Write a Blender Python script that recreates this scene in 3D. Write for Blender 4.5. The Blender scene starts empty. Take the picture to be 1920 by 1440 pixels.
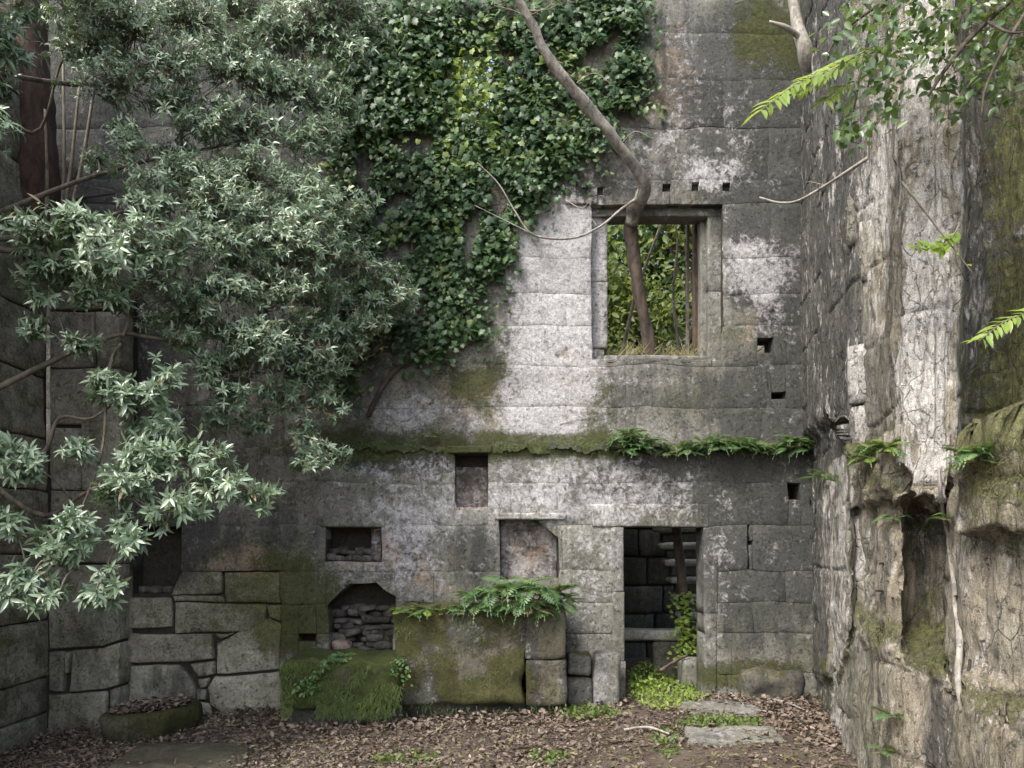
import bpy, bmesh, math, random
import numpy as np
from mathutils import Vector, Matrix, noise

random.seed(7)
rng = np.random.default_rng(7)
scene = bpy.context.scene
COL = scene.collection
R = math.radians

# ------------------------------------------------------------------ camera, sky, sun, exposure
EYE, F, CX, HY = 1.75, 1390.0, 960.0, 1030.0        # eye height (m), focal length, principal column, horizon row
cam = bpy.data.cameras.new('camera')
cam.sensor_width = 36.0
cam.lens = F / 1920 * 36
cam.shift_y = (HY - 720) / 1920
cam.clip_end = 400
cam_o = bpy.data.objects.new('camera', cam)
cam_o.location = (0, 0, EYE)
cam_o.rotation_euler = (R(90), 0, 0)
COL.objects.link(cam_o)
scene.camera = cam_o

SUN = Vector((-0.50, -0.60, 1.0)).normalized()       # towards the sun: high, over the left shoulder, hazy
w = bpy.data.worlds.new('World')
scene.world = w
w.use_nodes = True
nt = w.node_tree
bg = nt.nodes['Background']
sky = nt.nodes.new('ShaderNodeTexSky')
sky.sky_type = 'NISHITA'
sky.sun_disc = False
sky.sun_elevation = math.asin(SUN.z)
sky.sun_rotation = math.atan2(SUN.x, SUN.y)
sky.dust_density = 4.0
sky.ozone_density = 0.5
hs = nt.nodes.new('ShaderNodeHueSaturation')
hs.inputs['Saturation'].default_value = 0.72          # thin cloud: a whitened sky
nt.links.new(sky.outputs[0], hs.inputs['Color'])
nt.links.new(hs.outputs[0], bg.inputs[0])
bg.inputs[1].default_value = 0.15
sl = bpy.data.lights.new('sun', 'SUN')
sl.energy = 1.35
sl.angle = R(15)
sl.color = (1.0, 0.96, 0.90)
so = bpy.data.objects.new('sun', sl)
so.rotation_euler = SUN.to_track_quat('Z', 'Y').to_euler()
so.location = (-6, -5, 14)
COL.objects.link(so)
vs = scene.view_settings
vs.view_transform = 'Standard'
vs.look = 'None'
vs.gamma = 1.0
vs.exposure = 1.5
scene.cycles.use_denoising = True
scene.cycles.max_bounces = 6
scene.cycles.transparent_max_bounces = 6

# ------------------------------------------------------------------ helpers
def P(px, py, d):
    """a point at distance d in front of the viewpoint, from its bearing in the 1920x1440 photograph"""
    return Vector(((px - CX) / F * d, d, EYE + (HY - py) / F * d))

def empty(name, loc=(0, 0, 0)):
    o = bpy.data.objects.new(name, None)
    o.location = loc
    o.empty_display_size = 0.1
    COL.objects.link(o)
    return o

def tag(o, label=None, cat=None, group=None, kind=None):
    if label: o['label'] = label
    if cat: o['category'] = cat
    if group: o['group'] = group
    if kind: o['kind'] = kind
    return o

def link(name, me, mat=None, parent=None):
    o = bpy.data.objects.new(name, me)
    if mat is not None and len(me.materials) == 0:
        me.materials.append(mat)
    COL.objects.link(o)
    if parent is not None:
        o.parent = parent
        o.matrix_parent_inverse = Matrix.Translation(-parent.location) if parent.type == 'EMPTY' and parent.parent is None else Matrix()
    return o

def mesh_np(name, V, polys, attrs=None, smooth=True):
    """polys: list of (m,k) int arrays; attrs: {name: (n,) or (n,4)}"""
    V = np.asarray(V, dtype=np.float32)
    me = bpy.data.meshes.new(name)
    polys = [np.asarray(p, dtype=np.int32) for p in polys if len(p)]
    loops = np.concatenate([p.ravel() for p in polys])
    tot = np.concatenate([np.full(len(p), p.shape[1], np.int32) for p in polys])
    start = np.concatenate([[0], np.cumsum(tot)[:-1]]).astype(np.int32)
    me.vertices.add(len(V))
    me.vertices.foreach_set('co', V.ravel())
    me.loops.add(len(loops))
    me.loops.foreach_set('vertex_index', loops)
    me.polygons.add(len(tot))
    me.polygons.foreach_set('loop_start', start)
    me.update(calc_edges=True)
    if smooth:
        me.polygons.foreach_set('use_smooth', np.ones(len(tot), dtype=bool))
    for k, a in (attrs or {}).items():
        a = np.asarray(a, dtype=np.float32)
        if a.ndim == 1:
            me.attributes.new(k, 'FLOAT', 'POINT').data.foreach_set('value', a)
        else:
            me.attributes.new(k, 'FLOAT_COLOR', 'POINT').data.foreach_set('color', a.ravel())
    me.validate()
    return me

class Acc:
    """collects tubes and other pieces of ONE part"""
    def __init__(self):
        self.V, self.Q, self.T, self.n = [], [], [], 0
    def add(self, V, quads=(), tris=()):
        V = np.asarray(V, dtype=np.float32)
        self.V.append(V)
        if len(quads): self.Q.append(np.asarray(quads, np.int32) + self.n)
        if len(tris): self.T.append(np.asarray(tris, np.int32) + self.n)
        self.n += len(V)
    def mesh(self, name, attrs=None, smooth=True):
        ps = []
        if self.Q: ps.append(np.concatenate(self.Q))
        if self.T: ps.append(np.concatenate(self.T))
        return mesh_np(name, np.concatenate(self.V), ps, attrs, smooth)

def catmull(pts, n=6):
    pts = [Vector(p) for p in pts]
    if len(pts) < 3: return pts
    q = [pts[0] * 2 - pts[1]] + pts + [pts[-1] * 2 - pts[-2]]
    out = []
    for i in range(1, len(q) - 2):
        a, b, c, d = q[i - 1], q[i], q[i + 1], q[i + 2]
        for k in range(n):
            t = k / n
            out.append(0.5 * ((2 * b) + (c - a) * t + (2 * a - 5 * b + 4 * c - d) * t * t + (3 * b - a - 3 * c + d) * t ** 3))
    out.append(q[-2])
    return out

def tube(acc, pts, radii, seg=6, wob=0.0, sm=5):
    n0 = len(pts)
    pts = catmull(pts, sm)
    if len(pts) < 2: return pts
    m = len(pts)
    rad = np.interp(np.linspace(0, 1, m), np.linspace(0, 1, len(radii)), radii)
    V, Q = [], []
    up = Vector((0.31, 0.2, 0.93))
    for i, p in enumerate(pts):
        t = (pts[min(i + 1, m - 1)] - pts[max(i - 1, 0)])
        if t.length < 1e-6: t = Vector((0, 0, 1))
        t.normalize()
        a = t.cross(up)
        if a.length < 0.05: a = t.cross(Vector((1, 0, 0)))
        a.normalize(); b = t.cross(a)
        for k in range(seg):
            an = 2 * math.pi * k / seg
            r = rad[i]
            if wob: r *= 1 + wob * noise.noise(Vector((p.x * 6 + math.cos(an), p.z * 6 + math.sin(an), p.y * 5)))
            V.append(p + (a * math.cos(an) + b * math.sin(an)) * r)
    for i in range(m - 1):
        for k in range(seg):
            k2 = (k + 1) % seg
            Q.append((i * seg + k, i * seg + k2, (i + 1) * seg + k2, (i + 1) * seg + k))
    T = []
    V.append(pts[0]); V.append(pts[-1])
    for k in range(seg):
        k2 = (k + 1) % seg
        T.append((m * seg, k2, k)); T.append((m * seg + 1, (m - 1) * seg + k, (m - 1) * seg + k2))
    acc.add(np.array([tuple(v) for v in V]), Q, T)
    return pts

def fbm(p, s, o=4):
    return noise.fractal(Vector((p[0] * s, p[1] * s, p[2] * s)), 0.9, 2.0, o)

# ------------------------------------------------------------------ materials
def new_mat(name):
    m = bpy.data.materials.new(name)
    m.use_nodes = True
    return m, m.node_tree, m.node_tree.nodes['Principled BSDF']

class G:
    """small node-graph writer"""
    def __init__(self, nt): self.nt, self.N, self.L = nt, nt.nodes, nt.links
    def put(self, sock, v):
        if isinstance(v, bpy.types.NodeSocket): self.L.new(v, sock)
        elif isinstance(v, (tuple, list)): sock.default_value = tuple(v) + (1,) if len(v) == 3 and sock.type == 'RGBA' else v
        else: sock.default_value = v
    def pos(self):
        return self.N.new('ShaderNodeNewGeometry').outputs['Position']
    def mapping(self, v, scale):
        n = self.N.new('ShaderNodeMapping'); self.put(n.inputs['Vector'], v); n.inputs['Scale'].default_value = scale
        return n.outputs[0]
    def noise(self, v, scale, detail=5, rough=0.6, dist=0.0):
        n = self.N.new('ShaderNodeTexNoise'); self.put(n.inputs['Vector'], v)
        n.inputs['Scale'].default_value = scale; n.inputs['Detail'].default_value = detail
        n.inputs['Roughness'].default_value = rough; n.inputs['Distortion'].default_value = dist
        return n.outputs['Fac']
    def math(self, op, a, b=0.0, c=0.0, clamp=False):
        n = self.N.new('ShaderNodeMath'); n.operation = op; n.use_clamp = clamp
        self.put(n.inputs[0], a); self.put(n.inputs[1], b); self.put(n.inputs[2], c)
        return n.outputs[0]
    def step(self, v, lo, hi):
        n = self.N.new('ShaderNodeMapRange'); n.interpolation_type = 'SMOOTHSTEP'
        self.put(n.inputs['Value'], v); self.put(n.inputs['From Min'], lo); self.put(n.inputs['From Max'], hi)
        return n.outputs[0]
    def mix(self, f, a, b, mode='MIX'):
        n = self.N.new('ShaderNodeMix'); n.data_type = 'RGBA'; n.blend_type = mode; n.clamp_factor = True
        self.put(n.inputs[0], f); self.put(n.inputs[6], a); self.put(n.inputs[7], b)
        return n.outputs[2]
    def attr(self, name):
        n = self.N.new('ShaderNodeAttribute'); n.attribute_name = name
        return n
    def objrand(self):
        return self.N.new('ShaderNodeObjectInfo').outputs['Random']
    def bump(self, h, strength, dist, prev=None):
        n = self.N.new('ShaderNodeBump'); self.put(n.inputs['Height'], h)
        n.inputs['Strength'].default_value = strength; n.inputs['Distance'].default_value = dist
        if prev is not None: self.put(n.inputs['Normal'], prev)
        return n.outputs[0]

def stone_material(name, lo, hi, lichen=(0.50, 0.49, 0.48), moss=(0.075, 0.085, 0.022), streak=0.25, base_lichen=0.0, base_moss=0.0, base_dark=0.0, warmc=(0.34, 0.25, 0.17), vstretch=1.0, objvar=0.3, pitk=0.5, green=0.5, ltrans=0.16, dtrans=0.20, cracks=0.0):
    m, nt, bs = new_mat(name)
    g = G(nt)
    p = g.pos()
    pv = g.mapping(p, (1, 1, vstretch)) if vstretch != 1.0 else p
    at = g.attr('mask')
    sep = g.N.new('ShaderNodeSeparateColor'); g.L.new(at.outputs['Color'], sep.inputs[0])
    ml, mm, md, mw = sep.outputs[0], sep.outputs[1], sep.outputs[2], at.outputs['Alpha']
    pown = pv
    if objvar:
        va = g.N.new('ShaderNodeVectorMath'); va.operation = 'ADD'; g.L.new(pv, va.inputs[0])
        cb = g.N.new('ShaderNodeCombineXYZ'); g.L.new(g.math('MULTIPLY', g.objrand(), 37.0), cb.inputs[0]); g.L.new(g.math('MULTIPLY', g.objrand(), 91.0), cb.inputs[2]); g.L.new(cb.outputs[0], va.inputs[1]); pown = va.outputs[0]
    big = g.noise(pown, 1.7, 6, 0.62, 0.3)
    mid = g.noise(pown, 7.0, 8, 0.68, 0.2)
    fine = g.noise(pv, 38.0, 5, 0.7)
    grit = g.noise(p, 120.0, 3, 0.6)
    c = g.mix(g.step(g.math('ADD', g.math('MULTIPLY', big, 0.55), g.math('MULTIPLY', mid, 0.45)), 0.36, 0.64), lo, hi)
    # thin green film of algae
    c = g.mix(g.math('MULTIPLY', g.step(g.noise(pv, 1.1, 5, 0.6), 0.42, 0.68), green), c, (0.125, 0.13, 0.075))
    # warm / ochre patina
    wf = g.step(g.math('ADD', g.noise(pv, 3.1, 6, 0.65), g.math('MULTIPLY', mw, 0.5)), 0.60, 0.86)
    c = g.mix(g.math('MULTIPLY', wf, 0.75), c, warmc)
    # algae-black weathering, running down; its mask also carries painted shade
    ps = g.mapping(p, (4.5, 4.5, 0.7))
    run = g.noise(ps, 1.0, 7, 0.68, 0.4)
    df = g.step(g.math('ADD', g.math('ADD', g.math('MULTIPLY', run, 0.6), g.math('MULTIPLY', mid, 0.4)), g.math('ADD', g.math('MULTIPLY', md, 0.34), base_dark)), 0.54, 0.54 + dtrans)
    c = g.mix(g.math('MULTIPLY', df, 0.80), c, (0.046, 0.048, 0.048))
    # pale lichen crust, broken into crumbs
    crumb = g.noise(pv, 15.0, 6, 0.72, 0.6)
    ln = g.math('ADD', g.math('MULTIPLY', g.noise(pv, 3.2, 8, 0.7, 0.5), 0.42), g.math('MULTIPLY', crumb, 0.58))
    lf = g.step(g.math('ADD', ln, g.math('ADD', g.math('MULTIPLY', ml, 0.20), base_lichen)), 0.535, 0.535 + ltrans)
    lcol = g.mix(g.step(fine, 0.35, 0.7), tuple(x * 0.62 for x in lichen), lichen)
    c = g.mix(g.math('MULTIPLY', lf, 0.86), c, lcol)
    # moss
    mn = g.math('ADD', g.math('MULTIPLY', g.noise(p, 3.0, 8, 0.7), 0.6), g.math('MULTIPLY', fine, 0.4))
    mf = g.step(g.math('ADD', mn, g.math('ADD', g.math('MULTIPLY', mm, 0.30), base_moss)), 0.60, 0.76)
    mcol = g.mix(g.step(fine, 0.3, 0.7), tuple(x * 0.5 for x in moss), moss)
    c = g.mix(g.math('MULTIPLY', mf, 0.88), c, mcol)
    # grain: dark pits and pale crystals
    c = g.mix(1.0, c, g.mix(g.step(grit, 0.3, 0.7), (0.62, 0.62, 0.62), (1.22, 1.22, 1.22)), 'MULTIPLY')
    sp = g.noise(pv, 27.0, 4, 0.75)
    c = g.mix(1.0, c, g.mix(g.step(sp, 0.30, 0.68), (0.74, 0.74, 0.74), (1.14, 1.14, 1.14)), 'MULTIPLY')
    pit = g.step(g.noise(p, 19.0, 5, 0.8), 0.56, 0.66)
    c = g.mix(g.math('MULTIPLY', pit, pitk), c, (0.045, 0.042, 0.04))
    crk = None
    if cracks:
        vo = g.N.new('ShaderNodeTexVoronoi'); vo.feature = 'DISTANCE_TO_EDGE'; vo.inputs['Scale'].default_value = 4.2
        wv = g.N.new('ShaderNodeVectorMath'); wv.operation = 'ADD'; g.L.new(g.mapping(p, (1.6, 1.6, 0.55)), wv.inputs[0])
        nz = g.N.new('ShaderNodeTexNoise'); nz.inputs['Scale'].default_value = 3.0; nz.inputs['Detail'].default_value = 6; g.L.new(p, nz.inputs['Vector'])
        sc = g.N.new('ShaderNodeVectorMath'); sc.operation = 'SCALE'; sc.inputs['Scale'].default_value = 0.35; g.L.new(nz.outputs['Color'], sc.inputs[0]); g.L.new(sc.outputs[0], wv.inputs[1])
        g.L.new(wv.outputs[0], vo.inputs['Vector'])
        crk = g.math('MULTIPLY', g.math('SUBTRACT', 1.0, g.step(vo.outputs['Distance'], 0.0, 0.035)), g.step(g.noise(p, 2.2, 4), 0.42, 0.60))
        c = g.mix(g.math('MULTIPLY', crk, cracks), c, (0.04, 0.036, 0.03))
    if objvar:
        c = g.mix(1.0, c, g.mix(g.objrand(), (1 - objvar,) * 3, (1 + objvar * 0.7,) * 3), 'MULTIPLY')
    g.L.new(c, bs.inputs['Base Color'])
    bs.inputs['Roughness'].default_value = 0.92
    bs.inputs['Specular IOR Level'].default_value = 0.25
    h = g.math('ADD', g.math('MULTIPLY', mid, 0.6), g.math('ADD', g.math('MULTIPLY', fine, 0.35), g.math('SUBTRACT', g.math('MULTIPLY', mf, 0.25), g.math('MULTIPLY', pit, 0.35))))
    if crk is not None: h = g.math('SUBTRACT', g.math('ADD', h, g.math('MULTIPLY', crumb, 0.5)), g.math('MULTIPLY', crk, 0.3))
    g.L.new(g.bump(grit, 0.35, 0.004, g.bump(h, 0.9, 0.03 if crk is None else 0.045)), bs.inputs['Normal'])
    return m

M = {}
M['granite'] = stone_material('granite', (0.118, 0.117, 0.104), (0.275, 0.270, 0.242), objvar=0.13, lichen=(0.62, 0.61, 0.62))
M['mossy'] = stone_material('mossy_granite', (0.22, 0.21, 0.165), (0.43, 0.41, 0.335), base_lichen=-0.05, moss=(0.13, 0.135, 0.05), base_moss=0.0, objvar=0.2)
M['core'] = stone_material('mortar', (0.03, 0.027, 0.024), (0.075, 0.068, 0.058), base_lichen=-0.2, objvar=0, warmc=(0.05, 0.042, 0.034))
M['eroded'] = stone_material('eroded_masonry', (0.145, 0.137, 0.115), (0.355, 0.335, 0.29), lichen=(0.60, 0.58, 0.55), vstretch=0.36, objvar=0, base_lichen=-0.01, base_dark=0.055, pitk=0.65, green=0.75, ltrans=0.09, dtrans=0.13, cracks=0.28, moss=(0.11, 0.115, 0.04), warmc=(0.27, 0.235, 0.175))
M['tank'] = stone_material('tank_stone', (0.06, 0.054, 0.04), (0.15, 0.137, 0.10), base_lichen=-0.05, base_moss=0.03, base_dark=0.03, moss=(0.06, 0.062, 0.016))
M['mossbed'] = stone_material('moss_bed', (0.05, 0.048, 0.03), (0.09, 0.085, 0.05), base_lichen=-0.3, base_moss=0.04, moss=(0.058, 0.078, 0.018), objvar=0)
M['pink'] = stone_material('pink_plaster', (0.19, 0.145, 0.125), (0.40, 0.31, 0.27), base_lichen=0.0, base_moss=-0.2, warmc=(0.36, 0.2, 0.13), objvar=0.1)
M['rubble'] = stone_material('rubble_stone', (0.055, 0.05, 0.047), (0.15, 0.135, 0.125), base_lichen=-0.1, base_moss=-0.05, objvar=0.4)
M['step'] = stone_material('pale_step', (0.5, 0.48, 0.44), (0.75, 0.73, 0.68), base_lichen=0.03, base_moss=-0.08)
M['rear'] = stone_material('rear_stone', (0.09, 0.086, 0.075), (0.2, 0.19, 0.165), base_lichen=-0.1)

def bark(name, lo, hi, lich=0.0):
    m, nt, bs = new_mat(name)
    g = G(nt); p = g.pos()
    a = g.noise(g.mapping(p, (1, 1, 0.35)), 14, 6, 0.65, 0.5)
    b = g.noise(p, 5, 6, 0.7)
    c = g.mix(g.step(a, 0.33, 0.68), lo, hi)
    if lich:
        c = g.mix(g.math('MULTIPLY', g.step(b, 0.52, 0.66), lich), c, (0.42, 0.42, 0.37))
    c = g.mix(g.math('MULTIPLY', g.step(g.noise(p, 31, 3), 0.58, 0.68), 0.6), c, tuple(x * 0.4 for x in lo))
    g.L.new(c, bs.inputs['Base Color'])
    bs.inputs['Roughness'].default_value = 0.9
    g.L.new(g.bump(a, 0.8, 0.02), bs.inputs['Normal'])
    return m
M['bark_pale'] = bark('pale_bark', (0.15, 0.135, 0.115), (0.34, 0.32, 0.28), 0.6)
M['bark_dark'] = bark('dark_bark', (0.035, 0.026, 0.02), (0.10, 0.075, 0.055))
M['bark_red'] = bark('reddish_bark', (0.028, 0.016, 0.012), (0.085, 0.048, 0.034))
M['limb'] = bark('limb_bark', (0.06, 0.048, 0.036), (0.16, 0.135, 0.10))
M['twig'] = bark('twig_bark', (0.13, 0.11, 0.08), (0.27, 0.24, 0.19))
M['twig_white'] = bark('bleached_twig', (0.17, 0.155, 0.135), (0.36, 0.34, 0.30))
M['wood'] = bark('old_timber', (0.05, 0.034, 0.025), (0.13, 0.09, 0.06))
M['iron'] = bark('rusty_iron', (0.02, 0.016, 0.014), (0.05, 0.035, 0.028))

def leaf_material(name, cols, rough=0.42, trans=0.25, tcol=(0.25, 0.36, 0.05), spec=0.5):
    """cols: colour stops over the per-leaf random value"""
    m, nt, bs = new_mat(name)
    g = G(nt)
    r = g.attr('rnd').outputs['Fac']
    n = g.N.new('ShaderNodeValToRGB'); g.L.new(r, n.inputs[0])
    el = n.color_ramp.elements
    while len(el) < len(cols): el.new(0.5)
    for e, (t, c) in zip(el, cols):
        e.position = t; e.color = tuple(c) + (1,)
    c = g.mix(0.35, n.outputs[0], g.mix(g.noise(g.pos(), 2.5, 3), tuple(x * 0.5 for x in cols[0][1]), tuple(min(1, x * 1.7) for x in cols[1][1])))
    g.L.new(c, bs.inputs['Base Color'])
    bs.inputs['Roughness'].default_value = rough
    bs.inputs['Specular IOR Level'].default_value = spec
    if trans:
        tr = g.N.new('ShaderNodeBsdfTranslucent')
        g.L.new(g.mix(0.5, c, tcol), tr.inputs['Color'])
        ms = g.N.new('ShaderNodeMixShader'); ms.inputs[0].default_value = trans
        g.L.new(bs.outputs[0], ms.inputs[1]); g.L.new(tr.outputs[0], ms.inputs[2])
        g.L.new(ms.outputs[0], nt.nodes['Material Output'].inputs['Surface'])
    return m
M['laurel'] = leaf_material('laurel_leaf', [(0, (0.06, 0.105, 0.055)), (0.45, (0.20, 0.285, 0.175)), (0.84, (0.42, 0.50, 0.34)), (0.93, (0.22, 0.33, 0.09)), (1.0, (0.30, 0.16, 0.06))], 0.34, 0.2, spec=0.9)
M['ivy'] = leaf_material('ivy_leaf', [(0, (0.022, 0.052, 0.024)), (0.5, (0.05, 0.105, 0.042)), (0.8, (0.13, 0.21, 0.075)), (1.0, (0.24, 0.29, 0.09))], 0.45, 0.28)
M['fern'] = leaf_material('fern_leaf', [(0, (0.045, 0.10, 0.04)), (0.6, (0.09, 0.17, 0.06)), (1.0, (0.17, 0.22, 0.07))], 0.5, 0.25)
M['bright'] = leaf_material('young_leaf', [(0, (0.12, 0.20, 0.04)), (0.6, (0.22, 0.32, 0.06)), (1.0, (0.34, 0.40, 0.09))], 0.45, 0.45, (0.5, 0.6, 0.08))
M['glossy'] = leaf_material('glossy_dark_leaf', [(0, (0.035, 0.07, 0.03)), (0.6, (0.08, 0.14, 0.05)), (1.0, (0.20, 0.26, 0.08))], 0.3, 0.3, spec=0.7)
M['backleaf'] = leaf_material('sunlit_leaf', [(0, (0.04, 0.07, 0.028)), (0.45, (0.13, 0.18, 0.05)), (1.0, (0.38, 0.43, 0.13))], 0.45, 0.42, (0.48, 0.56, 0.12))
M['grass'] = leaf_material('grass_blade', [(0, (0.04, 0.07, 0.015)), (0.6, (0.09, 0.14, 0.03)), (1.0, (0.20, 0.22, 0.06))], 0.55, 0.3)
M['straw'] = leaf_material('dry_grass', [(0, (0.09, 0.09, 0.035)), (0.6, (0.20, 0.18, 0.08)), (1.0, (0.38, 0.32, 0.18))], 0.6, 0.3)
M['ledgemoss'] = leaf_material('ledge_moss_blade', [(0, (0.07, 0.075, 0.025)), (0.6, (0.15, 0.14, 0.06)), (1.0, (0.28, 0.23, 0.12))], 0.7, 0.2)
M['dry'] = leaf_material('dead_leaf', [(0, (0.05, 0.040, 0.032)), (0.45, (0.125, 0.093, 0.072)), (0.8, (0.23, 0.178, 0.142)), (1.0, (0.40, 0.33, 0.27))], 0.7, 0.0)

def ground_material():
    m, nt, bs = new_mat('earth')
    g = G(nt); p = g.pos()
    a = g.noise(p, 2.0, 7, 0.65); b = g.noise(p, 26, 6, 0.7); d = g.noise(p, 90, 3)
    c = g.mix(g.step(a, 0.4, 0.62), (0.055, 0.040, 0.030), (0.105, 0.082, 0.064))
    c = g.mix(g.math('MULTIPLY', g.step(b, 0.5, 0.7), 0.7), c, (0.14, 0.085, 0.058))
    c = g.mix(g.math('MULTIPLY', g.step(g.noise(p, 1.3, 6, 0.7), 0.56, 0.68), 0.6), c, (0.06, 0.075, 0.025))
    c = g.mix(1.0, c, g.mix(d, (0.6, 0.6, 0.6), (1.3, 1.3, 1.3)), 'MULTIPLY')
    g.L.new(c, bs.inputs['Base Color'])
    bs.inputs['Roughness'].default_value = 0.95
    g.L.new(g.bump(b, 0.9, 0.03), bs.inputs['Normal'])
    return m
M['ground'] = ground_material()

# ------------------------------------------------------------------ leaf scatter
def tmpl_lance(w=0.135, fold=0.04, droop=0.16):
    V = np.array([(0, 0, 0), (0.33, 0, -0.01), (0.68, 0, -droop * 0.4), (1, 0, -droop),
                  (0.30, w, fold), (0.66, w * 0.85, fold - droop * 0.4), (0.30, -w, fold), (0.66, -w * 0.85, fold - droop * 0.4)])
    return V, [[(1, 2, 5, 4), (2, 1, 6, 7)], [(0, 1, 4), (2, 3, 5), (1, 0, 6), (3, 2, 7)]]
def tmpl_ivy():
    pts = [(0.02, 0.0), (-0.12, 0.26), (0.10, 0.50), (0.36, 0.34), (0.58, 0.46), (0.72, 0.20), (1.0, 0.0)]
    ring = pts + [(x, -y) for x, y in pts[-2:0:-1]]
    V = [(0.42, 0, 0.05)] + [(x, y, -0.22 * y * y - 0.10 * x * x) for x, y in ring]
    n = len(ring)
    return np.array(V), [[], [(0, 1 + (i + 1) % n, 1 + i) for i in range(n)]]
def tmpl_oval(w=0.28, curl=0.12):
    pts = [(0, 0), (0.2, w * 0.75), (0.5, w), (0.8, w * 0.62), (1.0, 0)]
    ring = pts + [(x, -y) for x, y in pts[-2:0:-1]]
    V = [(0.5, 0, -0.03)] + [(x, y, curl * (abs(y) / w) ** 2 - curl * (x - 0.4) ** 2) for x, y in ring]
    n = len(ring)
    return np.array(V), [[], [(0, 1 + (i + 1) % n, 1 + i) for i in range(n)]]
LANCE, IVY, OVAL = tmpl_lance(), tmpl_ivy(), tmpl_oval()
BLADE = (np.array([(0, 0.03, 0), (0, -0.03, 0), (0.5, 0.022, -0.04), (0.5, -0.022, -0.04), (1, 0, -0.22)]), [[(0, 1, 3, 2)], [(2, 3, 4)]])

def norm(a):
    a = np.asarray(a, float)
    return a / np.maximum(np.linalg.norm(a, axis=-1, keepdims=True), 1e-9)

def leaves_mesh(name, tm, pos, dirs, nrm, size, rnd):
    T, (qs, ts) = tm
    pos = np.asarray(pos, float); n = len(pos)
    x = norm(dirs); z = np.asarray(nrm, float)
    z = norm(z - x * (z * x).sum(1, keepdims=True)); y = np.cross(z, x)
    size = np.asarray(size, float)
    V = pos[:, None, :] + size[:, None, None] * (T[None, :, 0:1] * x[:, None] + T[None, :, 1:2] * y[:, None] + T[None, :, 2:3] * z[:, None])
    k = len(T)
    off = (np.arange(n) * k)[:, None, None]
    polys = []
    if len(qs): polys.append((np.array(qs)[None] + off).reshape(-1, 4))
    if len(ts): polys.append((np.array(ts)[None] + off).reshape(-1, 3))
    return mesh_np(name, V.reshape(-1, 3), polys, {'rnd': np.repeat(np.asarray(rnd, float), k)}, smooth=False)

def rvec(n):
    return norm(rng.normal(size=(n, 3)))

# ------------------------------------------------------------------ stone pieces
def rough_box_mesh(name, sx, sy, sz, bev=0.03, amp=0.02, cuts=5, freq=3.0, seed=0.0, moss_top=0.0, moss=0.0, lichen=0.0, dark=0.0, taper=0.0):
    """weathered block: base centre at the origin, x/y centred, z from 0 to sz"""
    bm = bmesh.new()
    bmesh.ops.create_cube(bm, size=1.0)
    bmesh.ops.subdivide_edges(bm, edges=bm.edges[:], cuts=cuts, use_grid_fill=True)
    for v in bm.verts:
        h = Vector((sx / 2, sy / 2, sz / 2))
        c = Vector((v.co.x * sx, v.co.y * sy, v.co.z * sz))
        b = min(bev, sx / 2.1, sy / 2.1, sz / 2.1)
        inner = Vector([max(-(h[i] - b), min(h[i] - b, c[i])) for i in range(3)])
        dv = c - inner
        if dv.length > 1e-6: c = inner + dv.normalized() * b
        t = 1 - taper * (c.z / sz + 0.5)
        c.x *= t; c.y *= t
        q = Vector((c.x * freq + seed * 7.3, c.y * freq + seed * 3.1, c.z * freq + seed))
        nv = noise.turbulence_vector(q, 3, False)
        v.co = c + Vector((nv.x - .0, nv.y, nv.z)) * amp + Vector((0, 0, sz / 2))
    bm.normal_update()
    me = bpy.data.meshes.new(name)
    for f in bm.faces: f.smooth = True
    bm.to_mesh(me)
    mask = np.zeros((len(bm.verts), 4), np.float32)
    for i, v in enumerate(bm.verts):
        q = 0.5 + 0.9 * noise.fractal(Vector((v.co.x * 2.2 + seed, v.co.y * 2.2, v.co.z * 2.2)), .8, 2, 3); q2 = 0.5 - 0.9 * noise.fractal(Vector((v.co.x * 2.6, v.co.y * 2 + seed, v.co.z * 1.2)), .8, 2, 3)
        mask[i] = (min(1, max(0, lichen * 2 * q2)), min(1, max(0, moss * 2 * q + moss_top * max(0, v.normal.z))), min(1, max(0, dark * 2 * q2)), 0)
    bm.free()
    me.attributes.new('mask', 'FLOAT_COLOR', 'POINT').data.foreach_set('color', mask.ravel())
    return me

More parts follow.
